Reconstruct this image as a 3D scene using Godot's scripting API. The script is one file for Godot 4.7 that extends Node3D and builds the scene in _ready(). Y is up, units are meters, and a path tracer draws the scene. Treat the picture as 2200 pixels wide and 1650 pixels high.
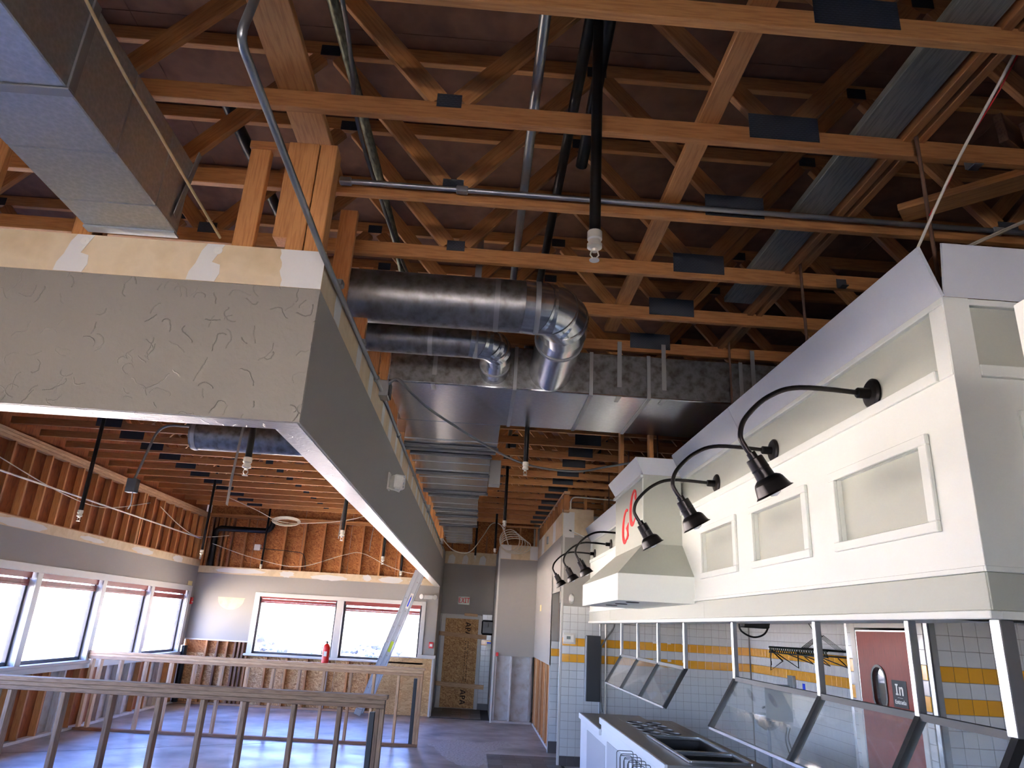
extends Node3D
# Gutted restaurant dining room: serving line with a white canopy on the right, framed half walls on the left,
# open roof trusses, ducts and sprinkler drops above.

var rng := RandomNumberGenerator.new()
var taken := {}
var boxes := {}
var m := {}
var lumber_mats := {}

# ------------------------------------------------------------------ mesh collecting
class MB:
	var v := PackedVector3Array()
	var n := PackedVector3Array()
	func tri(a: Vector3, b: Vector3, c: Vector3, na: Vector3, nb: Vector3, nc: Vector3) -> void:
		var g := (b - a).cross(c - a)
		if g.dot(na + nb + nc) > 0.0:
			v.append_array([a, c, b])
			n.append_array([na, nc, nb])
		else:
			v.append_array([a, b, c])
			n.append_array([na, nb, nc])
	func flat(p: Array, hint: Vector3) -> void:
		var g: Vector3 = (p[1] - p[0]).cross(p[2] - p[0])
		if g.length() < 1e-12 and p.size() > 3:
			g = (p[2] - p[0]).cross(p[3] - p[0])
		g = g.normalized()
		if g.dot(hint) < 0.0:
			g = -g
		for i in range(1, p.size() - 1):
			tri(p[0], p[i], p[i + 1], g, g, g)
	func box(c: Vector3, s: Vector3, b := Basis()) -> void:
		var h := s / 2.0
		for ax in 3:
			for sg in [-1.0, 1.0]:
				var d := Vector3.ZERO
				d[ax] = sg * h[ax]
				var u := Vector3.ZERO
				u[(ax + 1) % 3] = h[(ax + 1) % 3]
				var w := Vector3.ZERO
				w[(ax + 2) % 3] = h[(ax + 2) % 3]
				flat([c + b * (d - u - w), c + b * (d + u - w), c + b * (d + u + w), c + b * (d - u + w)], b * d)
	func bar(p0: Vector3, p1: Vector3, w: float, h: float) -> void:
		var d := (p1 - p0)
		box((p0 + p1) / 2.0, Vector3(d.length(), h, w), MB.along(d))
	static func along(d: Vector3) -> Basis:
		var x := d.normalized()
		var up := Vector3.UP if absf(x.y) < 0.95 else Vector3(0, 0, 1)
		var z := x.cross(up).normalized()
		return Basis(x, z.cross(x).normalized(), z)
	func tube(p: Array, r: float, sides := 8, caps := true) -> void:
		var rings := []
		var t: Vector3 = (p[1] - p[0]).normalized()
		var u := t.cross(Vector3.UP if absf(t.y) < 0.9 else Vector3.RIGHT).normalized()
		for i in p.size():
			var nt: Vector3
			if i == 0:
				nt = (p[1] - p[0]).normalized()
			elif i == p.size() - 1:
				nt = (p[i] - p[i - 1]).normalized()
			else:
				nt = ((p[i + 1] - p[i]).normalized() + (p[i] - p[i - 1]).normalized()).normalized()
			u = (u - nt * u.dot(nt)).normalized()
			var w := nt.cross(u)
			var ring := []
			for k in sides:
				var a := TAU * k / sides
				ring.append(u * cos(a) + w * sin(a))
			rings.append(ring)
		for i in p.size() - 1:
			for k in sides:
				var k2 := (k + 1) % sides
				var a: Vector3 = p[i] + rings[i][k] * r
				var b: Vector3 = p[i] + rings[i][k2] * r
				var c: Vector3 = p[i + 1] + rings[i + 1][k2] * r
				var d: Vector3 = p[i + 1] + rings[i + 1][k] * r
				tri(a, b, c, rings[i][k], rings[i][k2], rings[i + 1][k2])
				tri(a, c, d, rings[i][k], rings[i + 1][k2], rings[i + 1][k])
		if caps:
			for e in [0, p.size() - 1]:
				var nn: Vector3 = (p[0] - p[1]).normalized() if e == 0 else (p[e] - p[e - 1]).normalized()
				for k in sides:
					tri(p[e], p[e] + rings[e][k] * r, p[e] + rings[e][(k + 1) % sides] * r, nn, nn, nn)
	# profile: pairs (radius, height) turned about the y axis of b
	func lathe(prof: Array, o: Vector3, b := Basis(), sides := 20) -> void:
		for i in prof.size() - 1:
			var p: Vector2 = prof[i]
			var q: Vector2 = prof[i + 1]
			if p.is_equal_approx(q):
				continue
			var e := q - p
			var nl := Vector2(e.y, -e.x).normalized()
			for k in sides:
				var a0 := TAU * k / sides
				var a1 := TAU * (k + 1) / sides
				var d0 := Vector3(cos(a0), 0, sin(a0))
				var d1 := Vector3(cos(a1), 0, sin(a1))
				var n0 := b * (d0 * nl.x + Vector3(0, nl.y, 0))
				var n1 := b * (d1 * nl.x + Vector3(0, nl.y, 0))
				var A := o + b * (d0 * p.x + Vector3(0, p.y, 0))
				var B := o + b * (d1 * p.x + Vector3(0, p.y, 0))
				var C := o + b * (d1 * q.x + Vector3(0, q.y, 0))
				var D := o + b * (d0 * q.x + Vector3(0, q.y, 0))
				if p.x > 1e-6:
					tri(A, B, C, n0, n1, n1)
				if q.x > 1e-6:
					tri(A, C, D, n0, n1, n0)
	# polygon (x, y) pushed out along z by depth, placed with t
	func prism(poly: PackedVector2Array, depth: float, t := Transform3D()) -> void:
		var pp := poly.duplicate()
		if Geometry2D.is_polygon_clockwise(pp):
			pp.reverse()
		var idx := Geometry2D.triangulate_polygon(pp)
		var nz := t.basis.z.normalized()
		for i in range(0, idx.size(), 3):
			var a := Vector3(pp[idx[i]].x, pp[idx[i]].y, 0)
			var b := Vector3(pp[idx[i + 1]].x, pp[idx[i + 1]].y, 0)
			var c := Vector3(pp[idx[i + 2]].x, pp[idx[i + 2]].y, 0)
			var dz := Vector3(0, 0, depth)
			tri(t * (a + dz), t * (b + dz), t * (c + dz), nz, nz, nz)
			tri(t * a, t * b, t * c, -nz, -nz, -nz)
		for i in pp.size():
			var p := pp[i]
			var q := pp[(i + 1) % pp.size()]
			var e := (q - p)
			var h := t.basis * Vector3(e.y, -e.x, 0)
			flat([t * Vector3(p.x, p.y, 0), t * Vector3(q.x, q.y, 0), t * Vector3(q.x, q.y, depth), t * Vector3(p.x, p.y, depth)], h)
	func mesh() -> ArrayMesh:
		var a := []
		a.resize(Mesh.ARRAY_MAX)
		a[Mesh.ARRAY_VERTEX] = v
		a[Mesh.ARRAY_NORMAL] = n
		var am := ArrayMesh.new()
		am.add_surface_from_arrays(Mesh.PRIMITIVE_TRIANGLES, a)
		return am

# a box with chamfered edges, kept for reuse
func bx(s: Vector3, b := 0.003) -> ArrayMesh:
	s = s.snapped(Vector3.ONE * 0.001)
	var key := "%s %s" % [s, b]
	if boxes.has(key):
		return boxes[key]
	var q := MB.new()
	if b <= 0.0:
		q.box(Vector3.ZERO, s)
	else:
		var h := s / 2.0
		b = minf(b, minf(s.x, minf(s.y, s.z)) * 0.3)
		var i := h - Vector3.ONE * b
		for ax in 3:
			var u := (ax + 1) % 3
			var w := (ax + 2) % 3
			for sg in [-1.0, 1.0]:
				var p := []
				for k in [[-1.0, -1.0], [1.0, -1.0], [1.0, 1.0], [-1.0, 1.0]]:
					var c := Vector3.ZERO
					c[ax] = sg * h[ax]
					c[u] = k[0] * i[u]
					c[w] = k[1] * i[w]
					p.append(c)
				q.flat(p, (p[0] + p[2]))
			for su in [-1.0, 1.0]:
				for sw in [-1.0, 1.0]:
					var p := []
					for k in [[-1.0, 0], [1.0, 0], [1.0, 1], [-1.0, 1]]:
						var c := Vector3.ZERO
						c[ax] = k[0] * i[ax]
						c[u] = su * (h[u] if k[1] == 0 else i[u])
						c[w] = sw * (i[w] if k[1] == 0 else h[w])
						p.append(c)
					q.flat(p, p[0] + p[2])
		for sx in [-1.0, 1.0]:
			for sy in [-1.0, 1.0]:
				for sz in [-1.0, 1.0]:
					q.flat([Vector3(sx * h.x, sy * i.y, sz * i.z), Vector3(sx * i.x, sy * h.y, sz * i.z), Vector3(sx * i.x, sy * i.y, sz * h.z)], Vector3(sx, sy, sz))
	boxes[key] = q.mesh()
	return boxes[key]

# ------------------------------------------------------------------ nodes
func numbered(called: String) -> String:
	if not taken.has(called):
		taken[called] = 0
		return called
	taken[called] += 1
	return "%s_%03d" % [called, taken[called]]

func part(parent: Node, called: String, mesh: Mesh, mat: Material, at := Vector3.ZERO, b := Basis()) -> MeshInstance3D:
	var o := MeshInstance3D.new()
	o.name = numbered(called) if parent == self else called
	o.mesh = mesh
	o.material_override = mat
	o.transform = Transform3D(b, at)
	parent.add_child(o, true)
	return o

func tag(o: Node, label: String, category: String, group := "") -> Node:
	o.set_meta("label", label)
	o.set_meta("category", category)
	if group:
		o.set_meta("group", group)
	return o

func thing(called: String, label: String, category: String, group := "", at := Vector3.ZERO, turn := 0.0) -> Node3D:
	var o := Node3D.new()
	o.name = numbered(called)
	add_child(o)
	o.position = at
	o.rotation.y = turn
	tag(o, label, category, group)
	return o

func shell(called: String, label: String) -> Node3D:
	var o := Node3D.new()
	o.name = numbered(called)
	add_child(o)
	o.set_meta("kind", "structure")
	o.set_meta("label", label)
	return o

# box given by its two corners
func pbox(parent: Node, called: String, a: Vector3, b: Vector3, mat: Material, bev := 0.002) -> MeshInstance3D:
	return part(parent, called, bx((b - a).abs(), bev), mat, (a + b) / 2.0)

# a piece of lumber whose grain runs from p0 to p1 (w across, h up)
func lum(parent: Node, called: String, p0: Vector3, p1: Vector3, w: float, h: float, kind := "fir") -> MeshInstance3D:
	var d := p1 - p0
	var list: Array = lumber_mats[kind]
	return part(parent, called, bx(Vector3(d.length(), h, w), 0.003), list[rng.randi() % list.size()], (p0 + p1) / 2.0, MB.along(d))

func tube(parent: Node, called: String, pts: Array, r: float, mat: Material, sides := 8) -> MeshInstance3D:
	var q := MB.new()
	q.tube(pts, r, sides)
	return part(parent, called, q.mesh(), mat)

func curve(pts: Array, steps := 8) -> Array:
	var out := []
	for i in pts.size() - 1:
		var a: Vector3 = pts[maxi(i - 1, 0)]
		var b: Vector3 = pts[i]
		var c: Vector3 = pts[i + 1]
		var d: Vector3 = pts[mini(i + 2, pts.size() - 1)]
		for k in steps:
			out.append(b.cubic_interpolate(c, a, d, float(k) / steps))
	out.append(pts[-1])
	return out

# a duct or pipe path with rounded corners of radius r
func bent(pts: Array, r: float, steps := 6) -> Array:
	var out := [pts[0]]
	for i in range(1, pts.size() - 1):
		var a: Vector3 = (pts[i - 1] - pts[i]).normalized()
		var c: Vector3 = (pts[i + 1] - pts[i]).normalized()
		var p: Vector3 = pts[i]
		for k in steps + 1:
			var t := float(k) / steps
			out.append((p + a * r).lerp(p, t).lerp(p.lerp(p + c * r, t), t))
	out.append(pts[-1])
	return out

# ------------------------------------------------------------------ materials
func noise_tex(freq: float, ramp: Array, oct := 4, type := FastNoiseLite.TYPE_SIMPLEX_SMOOTH, size := 512, sd := 1) -> NoiseTexture2D:
	var f := FastNoiseLite.new()
	f.noise_type = type
	f.frequency = freq
	f.fractal_octaves = oct
	f.seed = sd
	var t := NoiseTexture2D.new()
	t.width = size
	t.height = size
	t.seamless = true
	t.noise = f
	if ramp:
		var g := Gradient.new()
		g.offsets = PackedFloat32Array()
		g.colors = PackedColorArray()
		var off := PackedFloat32Array()
		var col := PackedColorArray()
		for k in ramp.size():
			off.append(ramp[k][0])
			col.append(ramp[k][1])
		g.offsets = off
		g.colors = col
		t.color_ramp = g
	return t

func normal_tex(freq: float, strength: float, oct := 3, size := 512, sd := 2) -> NoiseTexture2D:
	var t := noise_tex(freq, [], oct, FastNoiseLite.TYPE_SIMPLEX_SMOOTH, size, sd)
	t.as_normal_map = true
	t.bump_strength = strength
	return t

func mat(c: Color, rough := 0.6, metal := 0.0, tex: Texture2D = null, scale := Vector3.ONE, world := false) -> StandardMaterial3D:
	var q := StandardMaterial3D.new()
	q.albedo_color = c
	q.roughness = rough
	q.metallic = metal
	if tex:
		q.albedo_texture = tex
		q.uv1_triplanar = true
		q.uv1_world_triplanar = world
		q.uv1_scale = scale
	return q

func bump(q: StandardMaterial3D, t: Texture2D, amount := 1.0, scale := Vector3.ZERO) -> StandardMaterial3D:
	q.normal_enabled = true
	q.normal_texture = t
	q.normal_scale = amount
	if scale != Vector3.ZERO:
		q.uv1_triplanar = true
		q.uv1_scale = scale
	return q

func grey(v: float) -> Color:
	return Color(v, v, v)

# trowelled drywall: short wandering ridges
func trowel_normal() -> ImageTexture:
	var n := 768
	var h := PackedFloat32Array()
	h.resize(n * n)
	var r := RandomNumberGenerator.new()
	r.seed = 11
	for s in 150:
		var x := r.randf() * n
		var y := r.randf() * n
		var a := r.randf() * TAU
		var curl := r.randf_range(-0.05, 0.05)
		var amp := r.randf_range(0.4, 1.0)
		for k in r.randi_range(14, 60):
			a += curl + r.randf_range(-0.28, 0.28)
			x += cos(a) * 1.3
			y += sin(a) * 1.3
			for dy in range(-2, 3):
				for dx in range(-2, 3):
					var i := posmod(int(y) + dy, n) * n + posmod(int(x) + dx, n)
					h[i] = maxf(h[i], amp * exp(-(dx * dx + dy * dy) / 1.2))
	var f := FastNoiseLite.new()
	f.frequency = 0.05
	f.fractal_octaves = 3
	var im := Image.create(n, n, false, Image.FORMAT_RGBA8)
	for y in n:
		for x in n:
			im.set_pixel(x, y, grey(0.25 + 0.55 * h[y * n + x] + 0.08 * f.get_noise_2d(x, y)))
	im.bump_map_to_normal_map(5.0)
	return ImageTexture.create_from_image(im)

# strand board: short overlapping flakes
func strand_tex() -> ImageTexture:
	var n := 512
	var im := Image.create(n, n, false, Image.FORMAT_RGBA8)
	im.fill(Color(0.74, 0.56, 0.36))
	var r := RandomNumberGenerator.new()
	r.seed = 5
	for s in 2600:
		var x := r.randf() * n
		var y := r.randf() * n
		var a := r.randfn(0.5, 0.75)
		var len := r.randi_range(14, 46)
		var wd := r.randi_range(3, 9)
		var c := Color(0.74, 0.55, 0.34).lerp(Color(0.90, 0.75, 0.53), r.randf())
		if r.randf() < 0.28:
			c = Color(0.58, 0.40, 0.22).lerp(Color(0.74, 0.55, 0.34), r.randf())
		var ca := cos(a)
		var sa := sin(a)
		for i in len:
			for j in wd:
				im.set_pixel(posmod(int(x + ca * i - sa * j), n), posmod(int(y + sa * i + ca * j), n), c)
	return ImageTexture.create_from_image(im)

# truss plate: staggered rows of punched slots with bright lips
func punched_tex() -> ImageTexture:
	var im := Image.create(128, 128, false, Image.FORMAT_RGBA8)
	im.fill(Color(0.20, 0.22, 0.25))
	for r in 16:
		for c in 8:
			var x := c * 16 + (8 if r % 2 else 0)
			for k in 9:
				im.set_pixel((x + k) % 128, r * 8 + 2, Color(0.42, 0.46, 0.50))
				im.set_pixel((x + k) % 128, r * 8 + 3, Color(0.07, 0.075, 0.085))
				im.set_pixel((x + k) % 128, r * 8 + 4, Color(0.07, 0.075, 0.085))
	return ImageTexture.create_from_image(im)

func lumber(kind: String, light: Color, dark: Color, rough := 0.62, variants := 5) -> void:
	var t := noise_tex(0.018, [[0.0, dark], [0.42, dark.lerp(light, 0.65)], [0.6, light], [1.0, light.lerp(dark, 0.35)]], 4, FastNoiseLite.TYPE_SIMPLEX_SMOOTH, 512, kind.hash() % 1000)
	var list := []
	for k in variants:
		var q := mat(Color(1, 1, 1).lerp(Color(0.80, 0.76, 0.74), k / float(variants)), rough, 0.0, t, Vector3(0.5, 7.0, 7.0))
		q.uv1_offset = Vector3(0.13 * k, 0.37 * k, 0.71 * k)
		list.append(q)
	lumber_mats[kind] = list

func make_materials() -> void:
	lumber("fir", Color(0.78, 0.555, 0.325), Color(0.66, 0.435, 0.235))
	lumber("stud", Color(0.82, 0.58, 0.345), Color(0.70, 0.455, 0.245))
	lumber("pale", Color(0.87, 0.72, 0.55), Color(0.72, 0.53, 0.36))
	lumber("grey_wood", Color(0.50, 0.50, 0.45), Color(0.36, 0.36, 0.32))
	lumber("old", Color(0.60, 0.425, 0.29), Color(0.46, 0.31, 0.20))
	lumber("bleached", Color(0.84, 0.83, 0.82), Color(0.72, 0.68, 0.64))
	var peel := normal_tex(0.06, 3.0)
	var trowel := trowel_normal()
	m.trowel = bump(mat(Color(0.575, 0.55, 0.505), 0.30), trowel, 1.1, Vector3(0.9, 0.9, 0.9))
	m.paint = bump(mat(Color(0.625, 0.605, 0.57), 0.9), peel, 0.25, Vector3(2.5, 2.5, 2.5))
	m.raw = mat(Color(1, 1, 1), 0.85, 0.0, noise_tex(0.01, [[0.0, Color(0.80, 0.71, 0.56)], [0.6, Color(0.86, 0.78, 0.64)], [1.0, Color(0.83, 0.75, 0.62)]]), Vector3(1, 1, 1))
	m.mud = mat(Color(0.86, 0.85, 0.82), 0.9)
	m.white = bump(mat(Color(0.895, 0.905, 0.865), 0.5), peel, 0.06, Vector3(4, 4, 4))
	m.panel = bump(mat(Color(0.725, 0.735, 0.675), 0.5), peel, 0.08, Vector3(4, 4, 4))
	m.crown = mat(Color(0.80, 0.81, 0.82), 0.5)
	m.trim = mat(Color(0.80, 0.785, 0.75), 0.45)
	m.osb = mat(Color(1, 1, 1), 0.75, 0.0, strand_tex(), Vector3(0.9, 0.9, 0.9))
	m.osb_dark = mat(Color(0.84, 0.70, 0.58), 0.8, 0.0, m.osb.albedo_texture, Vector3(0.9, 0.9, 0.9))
	m.ply = mat(Color(1, 1, 1), 0.6, 0.0, noise_tex(0.012, [[0.0, Color(0.72, 0.54, 0.32)], [0.3, Color(0.86, 0.70, 0.47)], [0.38, Color(0.70, 0.52, 0.31)], [0.48, Color(0.87, 0.71, 0.48)], [0.56, Color(0.74, 0.56, 0.34)], [0.66, Color(0.88, 0.73, 0.50)], [1.0, Color(0.80, 0.64, 0.42)]], 2), Vector3(0.8, 2.6, 2.6))
	m.sheath = mat(Color(1, 1, 1), 0.75, 0.0, noise_tex(0.014, [[0.0, Color(0.50, 0.27, 0.13)], [0.5, Color(0.66, 0.38, 0.19)], [1.0, Color(0.58, 0.32, 0.15)]]), Vector3(1.6, 0.5, 1.6))
	m.greyboard = mat(Color(1, 1, 1), 0.8, 0.0, noise_tex(0.01, [[0.0, Color(0.68, 0.63, 0.58)], [0.4, Color(0.74, 0.725, 0.71)], [1.0, Color(0.79, 0.785, 0.78)]]), Vector3(1, 1, 1))
	m.deck = mat(Color(1, 1, 1), 0.9, 0.0, noise_tex(0.012, [[0.0, Color(0.42, 0.29, 0.21)], [0.6, Color(0.51, 0.365, 0.265)], [1.0, Color(0.46, 0.325, 0.235)]]), Vector3(0.6, 0.6, 0.6))
	var concrete := noise_tex(0.006, [[0.0, Color(0.47, 0.45, 0.43)], [0.35, Color(0.60, 0.58, 0.56)], [0.55, Color(0.66, 0.645, 0.63)], [0.75, Color(0.72, 0.71, 0.70)], [1.0, Color(0.55, 0.52, 0.49)]], 6, FastNoiseLite.TYPE_SIMPLEX_SMOOTH, 1024)
	m.concrete = mat(Color(0.98, 0.98, 0.98), 0.34, 0.0, concrete, Vector3(0.22, 0.22, 0.22))
	m.concrete.roughness_texture = noise_tex(0.01, [[0.0, grey(0.55)], [1.0, grey(1.0)]], 5)
	m.concrete.roughness = 0.5
	m.residue = mat(Color(1, 1, 1), 0.6, 0.0, noise_tex(0.03, [[0.0, Color(0.55, 0.53, 0.50)], [0.4, Color(0.66, 0.65, 0.63)], [0.6, Color(0.76, 0.75, 0.74)], [1.0, Color(0.64, 0.625, 0.60)]]), Vector3(1.5, 1.5, 1.5))
	m.bare = mat(Color(1, 1, 1), 0.7, 0.0, noise_tex(0.02, [[0.0, Color(0.43, 0.39, 0.34)], [0.5, Color(0.53, 0.49, 0.43)], [1.0, Color(0.48, 0.44, 0.38)]]), Vector3(0.8, 0.8, 0.8))
	m.quarry = [mat(Color(0.40, 0.37, 0.355), 0.5), mat(Color(0.37, 0.345, 0.33), 0.5), mat(Color(0.42, 0.395, 0.375), 0.45)]
	m.grout = mat(Color(0.60, 0.585, 0.56), 0.9)
	m.grout_dark = mat(Color(0.25, 0.24, 0.23), 0.9)
	m.tile_white = mat(Color(0.82, 0.82, 0.805), 0.16)
	m.tile_yellow = mat(Color(0.90, 0.64, 0.17), 0.16)
	m.tile_base = mat(Color(0.30, 0.27, 0.26), 0.4)
	var spangle := noise_tex(0.035, [[0.0, Color(0.72, 0.73, 0.74)], [0.5, Color(0.77, 0.78, 0.79)], [1.0, Color(0.83, 0.84, 0.85)]], 3, FastNoiseLite.TYPE_CELLULAR)
	var oil := normal_tex(0.006, 1.0, 2)
	m.galv = bump(mat(Color(0.92, 0.92, 0.92), 0.33, 0.95, spangle, Vector3(2.2, 2.2, 2.2)), oil, 0.09)
	m.galv.roughness = 0.22
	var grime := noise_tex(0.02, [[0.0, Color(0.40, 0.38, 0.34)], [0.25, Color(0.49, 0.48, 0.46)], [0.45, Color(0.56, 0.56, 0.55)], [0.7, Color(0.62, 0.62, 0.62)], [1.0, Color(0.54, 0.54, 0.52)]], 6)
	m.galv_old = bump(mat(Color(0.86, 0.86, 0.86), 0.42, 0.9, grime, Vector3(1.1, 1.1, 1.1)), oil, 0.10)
	m.galv_dull = mat(Color(0.62, 0.62, 0.61), 0.55, 0.8)
	m.cleat = mat(Color(0.36, 0.37, 0.38), 0.5, 0.8)
	m.plate = mat(Color(1, 1, 1), 0.5, 0.25, punched_tex(), Vector3(6.0, 6.0, 6.0))
	bump(m.plate, normal_tex(0.12, 3.0, 1), 0.4)
	m.conduit = mat(Color(0.58, 0.59, 0.59), 0.4, 0.85)
	m.black_pipe = mat(Color(0.055, 0.055, 0.06), 0.42, 0.3)
	m.brass = mat(Color(0.82, 0.80, 0.74), 0.35, 0.6)
	m.steel = mat(Color(0.80, 0.81, 0.82), 0.27, 0.95)
	m.steel_dark = mat(Color(0.23, 0.225, 0.22), 0.45, 0.6)
	m.steel_top = bump(mat(Color(0.60, 0.59, 0.575), 0.38, 0.85), normal_tex(0.03, 1.0), 0.15, Vector3(2, 2, 2))
	m.bronze = mat(Color(0.115, 0.10, 0.10), 0.32, 0.55)
	m.black = mat(Color(0.04, 0.04, 0.045), 0.35)
	m.charcoal = mat(Color(0.17, 0.165, 0.165), 0.5)
	m.red = mat(Color(0.80, 0.07, 0.06), 0.35)
	m.red_paint = mat(Color(0.93, 0.12, 0.12), 0.5)
	m.plastic = mat(Color(0.88, 0.87, 0.83), 0.4)
	m.cable = mat(Color(0.83, 0.80, 0.72), 0.5)
	m.cable_grey = mat(Color(0.45, 0.45, 0.44), 0.45, 0.5)
	m.rust = mat(Color(0.42, 0.31, 0.24), 0.7, 0.2)
	m.rope = mat(Color(0.76, 0.66, 0.47), 0.7)
	m.blind = mat(Color(0.56, 0.20, 0.17), 0.4)
	m.frame_alu = mat(Color(0.26, 0.25, 0.25), 0.4, 0.5)
	m.frame_in = mat(Color(0.72, 0.71, 0.70), 0.4)
	m.alu = mat(Color(0.66, 0.68, 0.70), 0.45, 0.4)
	m.door_red = mat(Color(1, 1, 1), 0.34, 0.0, noise_tex(0.02, [[0.0, Color(0.43, 0.145, 0.09)], [0.5, Color(0.54, 0.20, 0.13)], [1.0, Color(0.48, 0.165, 0.11)]]), Vector3(6, 0.5, 6))
	m.door_red.metallic_specular = 0.3
	m.ink = mat(Color(0.20, 0.12, 0.06), 0.8)
	m.blue = mat(Color(0.09, 0.25, 0.85), 0.5)
	m.lime = mat(Color(0.72, 0.80, 0.16), 0.5)
	m.counter_white = mat(Color(0.88, 0.88, 0.88), 0.4)
	m.counter_panel = mat(Color(0.72, 0.72, 0.73), 0.4)
	m.pan_inside = mat(Color(0.42, 0.41, 0.40), 0.35, 0.85)
	m.epoxy = mat(Color(0.05, 0.12, 0.10), 0.4)
	m.ground = mat(Color(1, 1, 1), 0.9, 0.0, noise_tex(0.01, [[0.0, Color(0.72, 0.69, 0.64)], [1.0, Color(0.82, 0.79, 0.73)]]), Vector3(0.1, 0.1, 0.1))
	m.added_asphalt = mat(Color(1, 1, 1), 0.9, 0.0, noise_tex(0.03, [[0.0, Color(0.26, 0.265, 0.27)], [1.0, Color(0.37, 0.375, 0.38)]]), Vector3(0.5, 0.5, 0.5))  # dark tone for the added strips that dim bounced light
	m.stucco = mat(Color(0.86, 0.85, 0.83), 0.9)
	m.rock = mat(Color(1, 1, 1), 0.9, 0.0, noise_tex(0.02, [[0.0, Color(0.12, 0.13, 0.15)], [1.0, Color(0.34, 0.35, 0.36)]]), Vector3(0.7, 0.7, 0.7))
	m.bark = mat(Color(0.20, 0.18, 0.17), 0.9)
	m.paper = mat(Color(0.88, 0.82, 0.58), 0.8)
	m.old_pipe = mat(Color(1, 1, 1), 0.5, 0.5, noise_tex(0.03, [[0.0, Color(0.20, 0.19, 0.14)], [0.5, Color(0.45, 0.45, 0.36)], [1.0, Color(0.62, 0.62, 0.52)]]), Vector3(4, 4, 1))
	m.galv_pale = bump(mat(Color(0.92, 0.92, 0.91), 0.46, 0.92, spangle, Vector3(3, 3, 3)), oil, 0.15)
	m.steel_panel = mat(Color(0.58, 0.60, 0.60), 0.45, 0.5)
	m.rust_dark = mat(Color(0.20, 0.16, 0.12), 0.6, 0.4)
	lumber("weather", Color(0.62, 0.50, 0.385), Color(0.45, 0.345, 0.25))
	m.roof_out = mat(Color(0.45, 0.44, 0.43), 0.9)
	m.lens = mat(Color(0.86, 0.88, 0.88), 0.15)
	m.screen = mat(Color(0.35, 0.39, 0.36), 0.3)
	var g := mat(Color(0.94, 0.97, 0.98, 0.06), 0.02)
	g.transparency = BaseMaterial3D.TRANSPARENCY_ALPHA
	m.glass = g
	var g2 := mat(Color(0.80, 0.87, 0.88, 0.07), 0.03)
	g2.transparency = BaseMaterial3D.TRANSPARENCY_ALPHA
	m.guard_glass = g2

# ------------------------------------------------------------------ scene
const CORNER_Z := -2.65      # front face of the dropped soffit
const SOFFIT_X := -0.72      # face of its long leg
const LEFT_X := -5.70
const BACK_Z := -15.20
const HALL_Z := -16.75
const CHORD := 3.755         # underside of the trusses

func _ready() -> void:
	rng.seed = 7
	camera_and_light()
	make_materials()
	outside()
	floor_and_roof()
	wall_left()
	wall_back()
	hall_walls()
	far_shell()
	soffit()
	trusses()
	kitchen_walls()
	canopy()
	range_hood()
	counter()
	sneeze_guards()
	goosenecks()
	ducts()
	half_walls()
	sprinklers()
	ceiling_runs()
	room_things()
	kitchen_things()

func camera_and_light() -> void:
	var cam := Camera3D.new()
	cam.name = "camera"
	add_child(cam)
	var yaw := deg_to_rad(1.976)
	var pitch := deg_to_rad(19.044)
	var roll := deg_to_rad(3.248)
	var f := Vector3(sin(yaw) * cos(pitch), sin(pitch), -cos(yaw) * cos(pitch))
	var r := Vector3(cos(yaw), 0, sin(yaw))
	var u := r.cross(f)
	var r2 := r * cos(roll) + u * sin(roll)
	var u2 := u * cos(roll) - r * sin(roll)
	cam.transform = Transform3D(Basis(r2, u2, -f), Vector3(0, 1.75, 0))
	cam.fov = rad_to_deg(2.0 * atan(825.0 / 1508.0))
	cam.near = 0.02
	cam.far = 400.0
	cam.current = true
	var we := WorldEnvironment.new()
	we.name = "environment"
	var e := Environment.new()
	var sky := Sky.new()
	var sm := ProceduralSkyMaterial.new()
	sm.sky_top_color = Color(0.36, 0.52, 0.88)
	sm.sky_horizon_color = Color(0.80, 0.87, 0.97)
	sm.sky_curve = 0.12
	sm.ground_bottom_color = Color(0.55, 0.54, 0.52)
	sm.ground_horizon_color = Color(0.78, 0.80, 0.82)
	sm.sky_energy_multiplier = 2.2
	sm.ground_energy_multiplier = 2.0
	sky.sky_material = sm
	e.background_mode = Environment.BG_SKY
	e.sky = sky
	e.tonemap_mode = Environment.TONE_MAPPER_LINEAR
	e.tonemap_exposure = 6.9
	e.sdfgi_enabled = true
	e.ssao_enabled = true
	e.ssil_enabled = true
	we.environment = e
	add_child(we)
	var sun := DirectionalLight3D.new()
	sun.name = "sun"
	add_child(sun)
	# high sun, nearly in line with the left wall, so that it does not shine through the windows
	sun.look_at_from_position(Vector3.ZERO, Vector3(-0.12, -1.0, 0.45), Vector3.UP)
	sun.light_color = Color(1.0, 0.94, 0.85)
	sun.light_energy = 12.0
	sun.light_angular_distance = 0.6
	sun.shadow_enabled = true

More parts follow.
